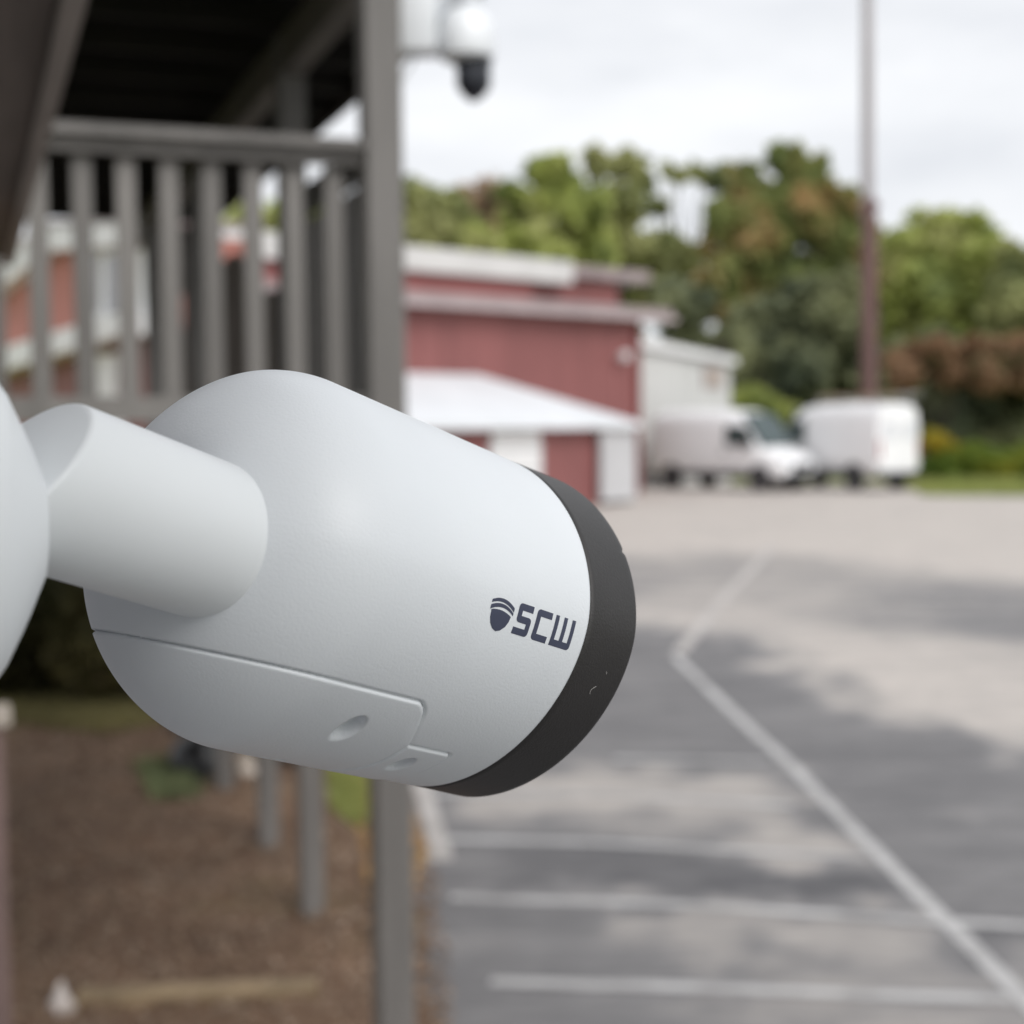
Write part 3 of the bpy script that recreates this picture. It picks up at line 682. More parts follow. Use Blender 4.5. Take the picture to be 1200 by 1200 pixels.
# plank screen behind the deck
sc0 = at(186, 500, 13.6); sc1 = at(300, 500, 12.4); dsc = sc1 - sc0; dsc.z = 0; Ls = dsc.length
scr = thing('plank_screen', 'dark stained vertical plank screen behind the porch posts', 'screen', (sc0.x, sc0.y, 0), math.atan2(dsc.y, dsc.x))
x = 0; k = 0
while x < Ls + .40:
    wv = .10 + .03 * (k % 3); top = (4.62 if x < Ls * .62 else 4.3) - .04 * (k % 2) if x < Ls - .02 else 3.95
    if k == 2: MB().box(x, x + wv, 0, .03, gz(13), 3.72).build('plank', M['dark_ply'], scr); MB().box(x, x + wv, 0, .03, 4.02, top).build('plank', M['dark_ply'], scr)
    else: MB().box(x, x + wv, 0, .03, gz(13) - .1, top).build('plank', M['dark_ply'], scr)
    x += wv + (.05 if k in (2, 3) else .02); k += 1
MB().box(0, Ls * .9, .031, .08, 4.1, 4.2).build('rail', M['dark_ply'], scr); MB().box(0, x, .031, .08, 3.1, 3.2).build('rail', M['dark_ply'], scr)

# ------------------------------------------------------------------ PTZ dome camera on the porch post
pc = at(544, 50, 5.5)
ptz = thing('dome_camera', 'white and black domed security camera hanging from a wall box on the porch post', 'security camera', tuple(pc), 0)
k = 5.5 / 1750
def pl(px, py, dy=0): w = at(px, py, 5.5) - pc; return Vector((w.x, w.y + dy, w.z))
bx0, bx1 = pl(456, 0).x, pl(512, 0).x
zb = pl(480, 64).z
MB().box(bx0, bx1, -.07, .07, zb, zb + .30, .012).build('junction_box', M['ptz'], ptz, True)
MB().box(bx0 - .03, bx0 - .001, -.06, .06, zb + .03, zb + .28).build('mount_plate', M['ptz'], ptz)
MB().tube([pl(505, 22), pl(518, 4), pl(533, -8), pl(546, -6), pl(552, 2), pl(552, 14)], [.032, .032, .032, .034, .04, .045], 20).build('gooseneck', mat('bracket_grey_white', (0.55, 0.57, 0.60), .4), ptz, True)
cx = pl(546, 0).x
MB().lathe([(pl(548, 10).z, 0), (pl(548, 10).z, .05), (pl(548, 16).z, .075), (pl(548, 27).z, .098), (pl(548, 45).z, .106), (pl(548, 62).z, .106), (pl(548, 68).z, .100), (pl(548, 73).z, .066), (pl(548, 73).z, 0)], 40, Vector((cx, 0, 0))).build('dome_housing', M['ptz'], ptz, True)
cx = pl(554, 0).x
MB().lathe([(pl(548, 69).z, 0), (pl(548, 69).z, .070), (pl(548, 79).z, .066), (pl(548, 84).z, .062), (pl(548, 94).z, .066), (pl(548, 103).z, .060), (pl(548, 112).z, .038), (pl(548, 118).z, .012), (pl(548, 119).z, 0)], 36, Vector((cx, 0, 0))).build('lens_turret', M['ptz_dark'], ptz, True)
MB().tube([pl(487, 62), pl(482, 76), pl(470, 96), pl(462, 108), pl(458, 122)], .006, 8).build('cable', M['ptz'], ptz, True)
MB().tube([pl(470, 62), pl(466, 70), pl(461, 80)], .008, 8).build('cable', M['ptz'], ptz, True)

# ------------------------------------------------------------------ small things on the mulch
g = ground_at(72, 1192)
rag = MB(); rag.lathe([(0, .085), (.03, .082), (.07, .060), (.11, .036), (.15, .018), (.175, .006), (.18, 0)], 14)
for v_ in rag.bm.verts: v_.co.x += .012 * mnoise.noise(v_.co * 22); v_.co.y += .03 * mnoise.noise(v_.co * 14 + Vector((3, 1, 2)))
o = rag.build('crumpled_cloth', M['rag'], None, True); o.location = g; tag(o, 'small pale crumpled peak on the leaf mulch at lower left', 'cloth')
g0, g1 = ground_at(88, 1192), ground_at(372, 1180); dv = g1 - g0
te = MB().box(0, dv.length, 0, .11, -.02, .11, .01).build('timber_edging', M['timber'], None); te.location = g0; te.rotation_euler = (0, 0, math.atan2(dv.y, dv.x))
tag(te, 'weathered tan landscape timber lying along the front of the mulch bed', 'timber')
g = ground_at(236, 914)
bm_ = MB(); bm_.lathe([(0, 0), (0, .22), (.05, .27), (.20, .26), (.32, .2), (.38, .08), (.43, .05), (.46, .09), (.46, 0)], 22)
for v_ in bm_.bm.verts: v_.co += Vector((1, 1, .4)) * (.035 * mnoise.noise(v_.co * 6))
o = bm_.build('rubbish_bag', M['black_bag'], None, True); o.location = g; tag(o, 'black plastic bag slumped on the ground beside the far porch post', 'bag')
for (px, py, sz) in [(290, 915, .10), (288, 897, .085)]:
    g = ground_at(px, py); b_ = bmesh.new(); bmesh.ops.create_icosphere(b_, subdivisions=3, radius=1)
    for v_ in b_.verts: v_.co *= sz * (1 + .25 * mnoise.noise(v_.co * 1.6 + Vector((px, 0, 0)))); v_.co.z *= .9
    me = bpy.data.meshes.new('rock'); b_.to_mesh(me); b_.free(); me.materials.append(M['rock']); o = bpy.data.objects.new('rock', me); C.objects.link(o); o.location = g + Vector((0, 0, sz * .5))
    tag(o, ('larger pale rock nearest the camera between the two far porch posts' if py > 910 else 'smaller pale rock behind the other between the far porch posts'), 'rock', 'pale rocks on the mulch')
pp0 = at(-12, 826, 3.0)
pp0.x -= .012
bp = thing('timber_post', 'pinkish brown wooden post at the lower left edge below the camera mount', 'post', (pp0.x, pp0.y, -.02), A20)
MB().box(-.035, .035, -.035, .035, 0, pp0.z - .02, .004).build('shaft', M['post_brown'], bp); MB().box(-.05, .05, -.05, .05, pp0.z - .019, pp0.z + .012, .004).build('cap', M['rock'], bp)

# ------------------------------------------------------------------ red commercial building
WN = Vector((-.69, .73, 0)).normalized(); WD = Vector((.73, .69, 0)).normalized()    # WN points away from the viewer
RC = ground_at(752, 578); ang = math.atan2(WD.y, WD.x)
barn = thing('red_building', 'long red building with pale roof fascia and weathered gutter behind the parking lot', 'building', tuple(RC), ang)
def bl(px, py, off=0):           # point on the wall plane shifted off metres toward the viewer, in building coordinates
    p = on_plane(px, py, RC - WN * off, WN) - RC; return Vector((p.dot(WD), p.dot(WN), p.z))
XL = bl(150, 400).x
z_e = bl(752, 372).z; z_u = bl(752, 322, -.6).z
MB().box(XL, 0, 0, 12, -1.2, z_e).build('wall', M['red'], barn)
n_p = 0
xx = 0
while xx > max(XL, -18) and n_p < 30:
    MB().box(xx - .56, xx - .04, -.03, -.001, -.5, z_e - .05).build('wall_panel', M['red'], barn); xx -= .6; n_p += 1
xs1 = bl(622, 330, -.6).x; xt = bl(664, 300, -.5).x
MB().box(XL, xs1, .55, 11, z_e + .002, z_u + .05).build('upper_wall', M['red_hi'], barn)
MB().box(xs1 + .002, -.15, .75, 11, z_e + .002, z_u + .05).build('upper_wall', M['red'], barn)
zt0 = bl(500, 290, -.3).z; zt1 = bl(500, 318, -.3).z
MB().box(XL, xt, .25, 11, zt1, zt0).build('fascia', M['fascia_lt'], barn)
za = bl(740, 317, -.5).z; zb_ = bl(740, 330, -.5).z
MB().box(xt + .01, bl(760, 325, -.5).x, .42, 11, zb_, za).build('fascia', M['gutter'], barn)
e1 = bl(783, 372, .3).x; ez0 = bl(600, 373, .45).z; ez1 = bl(600, 349, .45).z
MB().box(XL, e1, -.45, .5, ez0 + .24, ez1).build('eave', M['gutter'], barn)
gt = MB().box(XL, e1 + .1, -.60, -.452, ez0 + .16, ez0 + .30, .03).build('gutter', M['gutter_lt'], barn)
MB().box(-.28, -.16, -.15, -.04, -.1, ez0).build('downpipe', M['red_dark'], barn)
p = bl(722, 418)
wl = MB(); wl.lathe([(0, .10), (.06, .14), (.22, .17), (.26, .12), (.26, 0)], 20, Vector((p.x, -.35, p.z - .13)))
wl.box(p.x - .05, p.x + .05, -.32, -.032, p.z - .03, p.z + .03); wl.build('wall_lamp', M['trim'], barn, True)
p = bl(735, 492); MB().lathe([(0, 0), (0, .16), (.06, .15), (.06, 0)], 20, Vector((bl(704, 488).x, -.032, bl(704, 488).z)), Vector((0, -1, 0))).build('vent', M['red_hi'], barn, True)

# shed in front of it (hipped white roof)
SO = ground_at(700, 592); SO = Vector((SO.x, SO.y, SO.z))
shed = thing('lean_to_shed', 'low red shed with a white metal roof standing against the red building', 'shed', tuple(SO), ang)
SU, SV = WD, WN; SDEP = (RC - SO).dot(WN) - .02
def sl(px, py, off=0):
    p = on_plane(px, py, SO - SV * off, SV) - SO; return Vector((p.dot(SU), p.dot(SV), p.z))
sx0 = sl(330, 500).x; se = sl(700, 500).z
MB().box(sx0, -.02, 0, SDEP, -.4, se - .03).build('wall', M['red'], shed)
dx0, dx1 = sl(572, 540).x, sl(634, 540).x; dz = sl(600, 517).z
dr = MB().box(dx0, dx1, -.05, -.002, -.2, dz).build('door', M['white_panel'], shed)
for s_ in range(4): MB().box(dx0 + .08, dx1 - .08, -.062, -.051, .1 + s_ * .48, .5 + s_ * .48).build('door_panel', M['trim'], dr)
ex0, ex1 = sx0 - .3, sl(736, 500).x; ry = SDEP; rx = sl(560, 438, -SDEP).x; rzz = sl(540, 438, -SDEP).z; print('SHED', SDEP, SO, RC, rx, rzz)
fr = -.45; te_ = se + .10
rf = MB(); bmv = [rf.bm.verts.new(p) for p in [Vector((ex0, fr, te_)), Vector((ex1, fr, te_)), Vector((ex1, ry, te_)), Vector((ex0, ry, te_)), Vector((ex0, ry, rzz)), Vector((rx, ry, rzz)), Vector((ex0, fr, te_ - .15)), Vector((ex1, fr, te_ - .15)), Vector((ex1, ry, te_ - .15)), Vector((ex0, ry, te_ - .15))]]
for f in [(0, 1, 5, 4), (1, 2, 5), (0, 4, 3), (2, 3, 4, 5), (0, 6, 7, 1), (1, 7, 8, 2), (2, 8, 9, 3), (3, 9, 6, 0), (6, 9, 8, 7)]:
    rf.bm.faces.new([bmv[i] for i in f])
bmesh.ops.recalc_face_normals(rf.bm, faces=rf.bm.faces[:]); rf.build('roof', M['roof_white'], shed)
wp0, wp1 = sl(697, 540).x, sl(737, 540).x
MB().box(wp0, wp1, -.25, -.12, sl(700, 588).z + .02, te_ - .16).build('end_panel', M['white_panel'], shed)
MB().box(wp1 - .06, wp1, -.118, SDEP - .1, 0, te_ - .16).build('end_panel', M['white_panel'], shed)

# pale outbuilding behind the vans
WO = ground_at(862, 572); wb_d = 50; WO = at(856, 565, 50); WO.z = gz(WO.y)
wb = thing('metal_outbuilding', 'tall off-white metal outbuilding between the red building and the vans', 'outbuilding', tuple(WO), ang * .75)
wa = ang * .75; WU, WV = Vector((math.cos(wa), math.sin(wa), 0)), Vector((-math.sin(wa), math.cos(wa), 0))
def ol(px, py): p = on_plane(px, py, WO, WV) - WO; return Vector((p.dot(WU), p.dot(WV), p.z))
a, b, c_ = ol(746, 402), ol(856, 424), ol(746, 540)
MB().prism([Vector((a.x, 0, -.3)), Vector((0, 0, -.3)), Vector((0, 0, b.z - .12)), Vector((a.x, 0, a.z - .12))], Vector((0, 4, 0))).build('wall', M['box_white'], wb)
MB().prism([Vector((a.x - .15, -.25, a.z - .10)), Vector((.12, -.25, b.z - .10)), Vector((.12, -.25, b.z + .12)), Vector((a.x - .15, -.25, a.z + .2))], Vector((0, 4.4, 0))).build('roof', M['trim'], wb)
v0, v1 = ol(824, 430), ol(846, 455)
fx_ = MB().box(v0.x, v1.x, -.05, -.002, v1.z, v0.z).build('window', M['gutter'], wb)
MB().box(v0.x + .06, v1.x - .06, -.06, -.051, v1.z + .06, v0.z - .06).build('pane', mat('beige_shade', (0.42, 0.36, 0.32), .5), fx_)
for k in range(7):
    xk = a.x + (0 - a.x) * k / 7; MB().box(xk + .01, xk + .04, -.03, -.001, 0, b.z - .2).build('seam', M['box_white'], wb)

# ------------------------------------------------------------------ house at the far left
HA = at(182, 372, 22.0); HB = at(0, 418, 31.0)
hd = HB - HA; hd.z = 0; hd.normalize(); hn = Vector((-hd.y, hd.x, 0)) * (1 if Vector((-hd.y, hd.x, 0)).dot(HA) < 0 else -1)   # towards the viewer
HO = Vector((HA.x, HA.y, gz(HA.y)))
house = thing('salmon_house', 'salmon and red house with white trims seen between the left balusters', 'house', tuple(HO), math.atan2(-hd.y, -hd.x))
HX_, HY_ = -hd, Vector((hd.y, -hd.x, 0))                                   # local x to the right, local y away or toward
HY_ = Vector((0, 0, 1)).cross(HX_)
def hl(px, py, off=0):
    p = on_plane(px, py, HO + hn * off, hn) - HO; return Vector((p.dot(HX_), p.dot(HY_), p.z))
sg = 1      # +y*sg points away from viewer
def hprism(name, pts, off, th, material, parent=None):
    ny = HY_.dot(hn)
    pl_ = [hl(px, py, 0) + Vector((0, ny * off, 0)) for px, py in pts]
    return MB().prism(pl_, Vector((0, -ny * th, 0))).build(name, material, parent or house)
hprism('upper_wall', [(-60, 440), (178, 378), (178, 275), (62, 284), (-60, 372)], 0, 1.5, M['salmon'])
hprism('lower_wall', [(-60, 640), (178, 640), (178, 379), (-60, 441)], 0.001, 1.5, M['red_dark'])
hprism('rake_board', [(-62, 384), (-62, 358), (0, 328), (58, 282), (64, 288), (64, 302), (4, 350)], .30, .29, M['trim'])
hprism('eave_board', [(60, 268), (180, 262), (180, 288), (60, 296)], .34, .33, M['trim'])
hprism('roof', [(58, 262), (182, 254), (182, 261), (62, 267)], .36, 1.9, M['gutter'])
hprism('band_board', [(-60, 434), (182, 366), (182, 392), (-60, 462)], .5, .49, M['trim'])
hprism('corner_trim', [(153, 289), (179, 289), (179, 368), (153, 372)], .12, .11, M['trim'])
hprism('corner_trim', [(102, 296), (150, 292), (150, 372), (102, 385)], .05, .049, M['trim'])
for (x0, x1) in [(106, 120), (129, 146)]:
    f = hprism('window', [(x0, 300), (x1, 299), (x1, 366), (x0, 370)], .07, .019, M['window'])
hprism('door_frame', [(104, 416), (146, 414), (146, 436), (104, 438)], .12, .11, M['trim'])
hprism('porch_column', [(116, 436), (148, 436), (148, 700), (116, 700)], .16, .15, M['trim'])

# ------------------------------------------------------------------ vans
def van_sections():
    # stations along length (x forward, rear 0), half width, z bottom, z top
    return [(0.0, .86, .55, 2.42), (.04, .95, .42, 2.56), (.5, .99, .38, 2.62), (1.5, 1.0, .36, 2.64), (3.0, 1.0, .36, 2.62), (3.7, .99, .36, 2.56), (4.05, .98, .36, 2.42),
            (4.35, .97, .36, 2.03), (4.62, .96, .36, 1.70), (4.85, .95, .36, 1.42), (5.2, .93, .36, 1.30), (5.55, .89, .34, 1.16), (5.75, .82, .34, 1.00), (5.86, .70, .38, .80)]
def van_thing(label, loc, rz, rack, scl):
    t = thing('parked_van', label, 'van', loc, rz, 'white vans parked at the far edge of the lot'); t.scale = scl
    vs, fs = [], []; sec = van_sections(); K = 20
    for (x, w, z0, z1) in sec:
        for k in range(K):
            a = 2 * math.pi * k / K + math.pi / K; ca, sa = math.cos(a), math.sin(a)
            n_ = 5.0; ex = abs(ca) ** (2 / n_) * (1 if ca > 0 else -1); ez = abs(sa) ** (2 / n_) * (1 if sa > 0 else -1)
            tum = 1 - .10 * max(0, ez) * (1 if z1 > 2 else .4)
            vs.append((x, w * ex * tum, (z0 + z1) / 2 + ez * (z1 - z0) / 2))
    for i in range(len(sec) - 1):
        for k in range(K): fs.append((i * K + k, i * K + (k + 1) % K, (i + 1) * K + (k + 1) % K, (i + 1) * K + k))
    fs.append(tuple(range(K))); fs.append(tuple(range((len(sec) - 1) * K, len(sec) * K))[::-1])
    b = link_mesh('body', vs, fs, M['van'], t, True)
    try: b.data.set_sharp_from_angle(angle=math.radians(40))
    except Exception: pass
    # windshield
    MB().prism([Vector((4.02, -.80, 2.42)), Vector((4.02, .80, 2.42)), Vector((4.90, .86, 1.40)), Vector((4.90, -.86, 1.40))], Vector((.05, 0, .05))).build('windshield', M['glass'], t)
    for s_ in (-1, 1):
        MB().prism([Vector((3.45, s_ * .955, 1.45)), Vector((4.62, s_ * .93, 1.45)), Vector((4.28, s_ * .91, 2.05)), Vector((3.45, s_ * .92, 2.12))], Vector((0, s_ * .05, 0))).build('side_window', M['glass'], t)
        mr = MB().box(4.35, 4.5, s_ * 1.12 - .09, s_ * 1.12 + .09, 1.35, 1.75, .03).build('mirror', M['bumper'], t)
        MB().box(4.38, 4.43, min(s_ * .94, s_ * 1.05), max(s_ * .94, s_ * 1.05), 1.45, 1.5).build('mirror_arm', M['bumper'], mr)
        MB().box(5.60, 5.80, s_ * .68 - .13, s_ * .68 + .13, .80, 1.02, .03).build('headlight', M['lamp_clear'], t)
        MB().box(-.03, .03, s_ * .80 - .07, s_ * .80 + .07, .95, 1.5, .01).build('tail_light', M['lamp_red'], t)
        MB().box(.9, 4.6, min(s_ * .985, s_ * 1.01), max(s_ * .985, s_ * 1.01), .42, .60).build('sill_strip', M['bumper'], t)
        MB().box(3.28, 3.44, min(s_ * .99, s_ * 1.03), max(s_ * .99, s_ * 1.03), 1.20, 1.26).build('door_handle', M['bumper'], t)
        for x in (1.05, 4.85):
            wh = MB().lathe([(-.11, 0), (-.11, .22), (-.10, .34), (-.06, .36), (.06, .36), (.10, .34), (.11, .22), (.11, 0)], 28, Vector((x, s_ * .88, .36)), Vector((0, 1, 0))).build('wheel', M['tyre'], t, True)
            MB().lathe([(0, 0), (.03, .05), (.0, .10), (-.01, .20), (.0, .215), (-.05, .215)], 24, Vector((x, s_ * .995, .36)), Vector((0, s_, 0))).build('rim', M['rim'], wh, True)
            MB().lathe([(0, 0), (0, .43), (.01, .43), (.01, 0)], 28, Vector((x, s_ * .985, .40)), Vector((0, s_, 0))).build('wheel_arch', M['bumper'], t, True)
            wh.location.y = 0
    for s_ in (-1, 1):
        MB().box(-.035, .02, min(s_ * .03, s_ * .80), max(s_ * .03, s_ * .80), .62, 2.30, .01).build('rear_door', M['van'], t)
        MB().box(-.048, -.036, min(s_ * .14, s_ * .70), max(s_ * .14, s_ * .70), 1.5, 2.05).build('rear_window', mat('white_blank_panel', (.7, .71, .74), .3), t)
    MB().box(-.14, .12, -.9, .9, .36, .56, .03).build('rear_bumper', M['bumper'], t)
    MB().box(5.62, 5.96, -.78, .78, .32, .56, .05).build('front_bumper', M['bumper'], t)
    gr_ = MB().box(5.74, 5.90, -.5, .5, .62, .86, .02).build('grille', M['bumper'], t)
    MB().box(5.2, 5.21, -.005, .005, 1.29, 1.295).build('hood_seam', M['bumper'], t)
    if rack:
        rk = MB()
        for x in (.3, 1.6, 2.9): rk.box(x, x + .05, -.8, .8, 2.72, 2.77); rk.box(x, x + .05, -.8, -.75, 2.55, 2.72); rk.box(x, x + .05, .75, .8, 2.55, 2.72)
        rkk = rk.build('roof_rack', M['alu'], t)
        for s_ in (-1, 1): MB().box(-.3, 3.2, s_ * .2 - .45, s_ * .2 - .41, 2.78, 2.87).build('ladder_rail', M['alu'], rkk)
        for k in range(11): MB().box(-.2 + k * .3, -.16 + k * .3, -.606, .195 - .45 + .0, 2.80, 2.85).build('ladder_rung', M['alu'], rkk)
        MB().tube([(-.35, .5, 2.80), (3.3, .5, 2.80)], .06, 12).build('conduit_tube', M['timber'], rkk, True)
    return t
# van 1: nose to the right and toward the viewer
B1 = math.radians(-45)
f1 = Vector((math.cos(B1), math.sin(B1), 0)); s1 = Vector((-f1.y, f1.x, 0))
nose = ground_at(958, 574.5)
L1 = nose - f1 * 5.86 * .86 - s1 * 0.80
van_thing('white van with its nose and windshield toward the lot, left of the two', (L1.x, L1.y, gz(L1.y) + .02), B1, False, (.86, .95, .92))
B2 = math.radians(180 - 58)
f2 = Vector((math.cos(B2), math.sin(B2), 0)); s2 = Vector((-f2.y, f2.x, 0))
cr_ = ground_at(1028, 577)                 # near rear corner
L2 = cr_ - s2 * .87
van_thing('white van with a laden roof rack and rear doors facing the lot', (L2.x, L2.y, gz(L2.y) + .02), B2, True, (.86, .92, .98))

# utility pole
pb = at(1018, 500, 53); pb.z = gz(pb.y)
pole = thing('utility_pole', 'tall slim red-brown pole rising behind the vans, upper half coloured pale for the sky veiling it', 'pole', tuple(pb))
h1 = at(1018, 236, 53).z - pb.z; h2 = at(1013, -80, 53).z - pb.z
MB().tube([(0, 0, -.3), (0, 0, h1)], [.34, .26], 18).build('lower_shaft', M['pole'], pole, True)
MB().tube([(-.06, 0, h1 - .6), (-.09, 0, h2)], [.22, .17], 18).build('upper_shaft', M['pole_top'], pole, True)
MB().box(-.32, .30, -.30, .30, h1 - .35, h1 - .15, .03).build('collar', M['pole'], pole)

# ------------------------------------------------------------------ trees
def tree(name, label, d, base_px, clumps, n, size, lm, group='trees behind the parking lot', trunk_r=.28):
    """clumps: (px, py, radius px) puffs of foliage at about depth d"""
    b = at(base_px, 500, d); b.z = gz(b.y)
    t = thing(name, label, 'tree', tuple(b), 0, group)
    cs = []; rr = []
    for (px, py, rp) in clumps:
        c = at(px, py, d); c.y += random.uniform(-1.5, 1.5) * rp / 60; cs.append(np.array(c - b)); rr.append(rp * d / 1750)
    cs = np.array(cs); rr = np.array(rr)
    # break every clump into smaller puffs
    sub_c, sub_r = [], []
    for c, r in zip(cs, rr):
        m_ = 16; dirs = rng.normal(size=(m_, 3)); dirs /= np.linalg.norm(dirs, axis=1)[:, None]
        rad = r * rng.uniform(.25, .95, m_)[:, None]; sub_c.append(c + dirs * rad * np.array([1, .9, .85])); sub_r.append(np.full(m_, r * .40) * rng.uniform(.6, 1.2, m_))
    sub_c = np.concatenate(sub_c); sub_r = np.concatenate(sub_r)
    wgt = sub_r ** 2; idx = rng.choice(len(sub_c), n, p=wgt / wgt.sum())
    dirs = rng.normal(size=(n, 3)); dirs /= np.linalg.norm(dirs, axis=1)[:, None]
    cen = sub_c[idx] + dirs * (sub_r[idx] * rng.uniform(.4, 1.08, n) ** .5)[:, None]
    cen = cen[cen[:, 2] > .1]
    V4, Q = leaf_quads(cen, size)
    np_mesh('crown', V4, Q, lm, t, smooth=False)
    top = cs[np.argmax(cs[:, 2])]; tk = MB(); zt = top[2] * .8
    tk.tube([(0, 0, -.2), (top[0] * .1, 0, zt * .4), (top[0] * .3, 0, zt * .7), (top[0] * .7, top[1] * .5, zt)], [trunk_r, trunk_r * .8, trunk_r * .55, trunk_r * .25], 10)
    tr_ = tk.build('trunk', M['bark'], t, True)
    for c in cs[:7]:
        z0 = min(zt * .6, max(.6, c[2] * .6)); MB().tube([(top[0] * .2, 0, z0), (c[0] * .6, c[1] * .5, (z0 + c[2]) / 2 + .2), tuple(c)], [trunk_r * .4, trunk_r * .28, trunk_r * .1], 7).build('limb', M['bark'], t, True)
    return t
G = 'trees behind the parking lot'
tree('deciduous_tree', 'mid green tree just right of the porch post, above the pale fascia', 62, 505, [(485, 235, 34), (520, 250, 32), (480, 285, 40), (530, 285, 40), (505, 300, 45), (450, 250, 40), (430, 300, 45)], 6500, .30, L_['olive'])
tree('deciduous_tree', 'brownish thinning tree low between the two leftmost green trees', 66, 552, [(550, 245, 30), (575, 232, 24), (545, 275, 36), (585, 275, 36), (520, 265, 25)], 3200, .28, L_['brown'])
tree('deciduous_tree', 'broad yellow-green tree directly above the end of the pale fascia', 60, 640, [(645, 205, 28), (615, 240, 30), (665, 240, 42), (690, 270, 45), (620, 290, 42), (650, 300, 40), (600, 225, 18), (570, 300, 30), (560, 285, 18)], 9000, .30, L_['lit'])
tree('deciduous_tree', 'dark topped olive tree standing over the grey gutter corner', 66, 730, [(700, 195, 24), (735, 197, 22), (755, 212, 16), (720, 240, 34), (745, 290, 38), (710, 300, 40), (790, 262 + 40, 32), (765, 335, 40)], 6500, .30, L_['olive'])
tree('deciduous_tree', 'thin leaning tree whose branches frame a gap of sky left of the tallest tree', 70, 800, [(795, 204, 14), (820, 203, 16), (845, 210, 20), (780, 200, 9), (852, 245, 26), (768, 243, 15), (780, 295, 24), (810, 300, 28)], 2600, .28, L_['olive'])
tree('deciduous_tree', 'tallest tree, turning orange in places, left of the utility pole', 62, 890, [(915, 190, 27), (880, 208, 26), (950, 200, 24), (975, 222, 22), (995, 240, 22), (880, 250, 48), (930, 262, 46), (870, 310, 55), (940, 330, 60), (990, 300, 50), (850, 360, 45), (1000, 262, 30)], 14000, .30, L_['autumn'])
tree('deciduous_tree', 'dark dense tree low behind the left van', 58, 930, [(930, 380, 60), (990, 370, 55), (890, 400, 50), (1000, 430, 50), (930, 440, 50), (870, 440, 30), (820, 400, 40), (800, 360, 40)], 10000, .30, L_['dark'])
tree('deciduous_tree', 'rounded yellow-green tree right of the utility pole', 64, 1100, [(1095, 275, 34), (1130, 282, 34), (1070, 300, 34), (1150, 310, 40), (1100, 330, 50), (1060, 350, 50), (1160, 350, 45), (1050, 310, 30), (1135, 375, 46), (1095, 385, 44), (1180, 395, 40), (1038, 285, 26), (1030, 330, 42)], 10000, .30, L_['lit'])
tree('deciduous_tree', 'green tree at the right edge of the wood', 60, 1230, [(1205, 320, 40), (1240, 320, 50), (1200, 370, 50), (1270, 380, 60), (1180, 360, 40), (1300, 340, 60)], 7000, .30, L_['olive'])
tree('deciduous_tree', 'dark tree behind the rust coloured thicket', 57, 1130, [(1080, 430, 50), (1130, 450, 50), (1180, 440, 55), (1240, 450, 60), (1060, 470, 40), (1110, 500, 40), (1160, 500, 45), (1220, 500, 45)], 9000, .30, L_['dark'])
tree('deciduous_tree', 'green tree glimpsed through the porch railing under the roof edge', 60, 320, [(330, 262, 30), (300, 275, 30), (350, 285, 40), (270, 300, 40), (400, 280, 40), (370, 260, 24)], 4000, .32, L_['lit'])
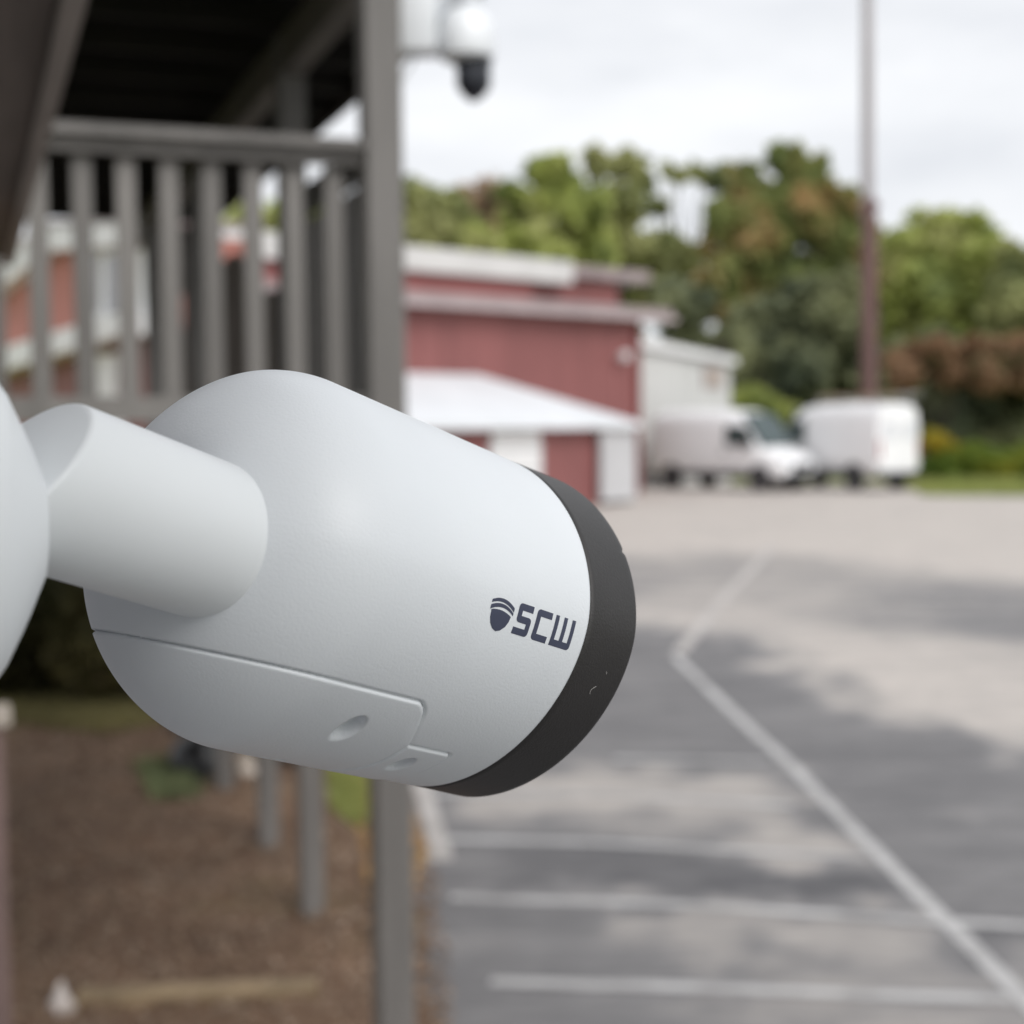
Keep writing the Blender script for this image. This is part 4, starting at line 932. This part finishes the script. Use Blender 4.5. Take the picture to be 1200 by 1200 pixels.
def bush(name, label, cat, d, clumps, n, size, lm, group=None):
    b = at(clumps[0][0], clumps[0][1], d); b.z = gz(b.y); t = thing(name, label, cat, tuple(b), 0, group)
    cs = np.array([np.array(at(px, py, d + random.uniform(-.6, .6)) - b) for px, py, r in clumps]); rr = np.array([r * d / 1750 for _, _, r in clumps])
    idx = rng.choice(len(cs), n, p=rr ** 2 / (rr ** 2).sum()); dirs = rng.normal(size=(n, 3)); dirs /= np.linalg.norm(dirs, axis=1)[:, None]
    cen = cs[idx] + dirs * (rr[idx] * rng.uniform(.2, 1.05, n) ** .5)[:, None] * np.array([1, 1, .9]); cen = cen[cen[:, 2] > 0]
    V4, Q = leaf_quads(cen, size); np_mesh('foliage', V4, Q, lm, t, smooth=False)
    st = MB()
    for c in cs[:5]: st.tube([(c[0] * .3, 0, -.1), tuple(c)], [.05, .015], 6)
    st.build('stem', M['bark'], t, True); return t
bush('thicket', 'rust coloured thicket behind the lot right of the pole', 'shrub', 54, [(1052, 424, 18), (1075, 414, 16), (1100, 410, 17), (1122, 416, 16), (1146, 408, 18), (1170, 413, 16), (1196, 409, 20), (1222, 414, 24), (1060, 440, 20), (1110, 436, 22), (1160, 438, 26), (1200, 436, 26), (1240, 430, 30)], 5000, .22, L_['rust'])
bush('shrub', 'low bright green shrubs beside the right van', 'shrub', 50, [(1110, 545, 26), (1140, 542, 28), (1175, 550, 26), (1210, 545, 30), (1090, 552, 18), (1240, 550, 30), (1160, 556, 18)], 6000, .12, L_['bright'])
bush('shrub', 'yellow flowering shrub at the corner of the right van', 'shrub', 51, [(1098, 520, 16), (1115, 528, 12), (1088, 510, 10)], 1600, .10, L_['gold'])
bush('shrub', 'dull yellow shrub above the left van roof', 'shrub', 56, [(880, 470, 20), (900, 478, 18), (862, 478, 16), (925, 486, 16), (880, 500, 22), (940, 500, 20)], 2500, .18, L_['lit'])
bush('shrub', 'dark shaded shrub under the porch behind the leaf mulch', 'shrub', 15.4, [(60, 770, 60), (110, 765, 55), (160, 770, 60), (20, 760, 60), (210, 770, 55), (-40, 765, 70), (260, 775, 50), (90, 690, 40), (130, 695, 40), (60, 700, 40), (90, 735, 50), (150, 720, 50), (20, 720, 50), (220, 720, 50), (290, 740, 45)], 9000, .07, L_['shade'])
# far wood, one mass
n = 26000
pxs = rng.uniform(330, 1330, n); dd = rng.uniform(78, 96, n); hgt = 9.0 + 1.6 * np.sin(pxs / 47) + 1.2 * np.sin(pxs / 19 + 1); hgt *= np.where((pxs > 740) & (pxs < 860), .8, 1)
zz = hgt * rng.uniform(0, 1, n) ** .6 + .8
cen = np.stack([(pxs - 600) / 1750 * dd, dd, zz], 1); V4, Q = leaf_quads(cen, .55); o = np_mesh('far_wood', V4, Q, L_['dark'], smooth=False); tag(o, kind='stuff')
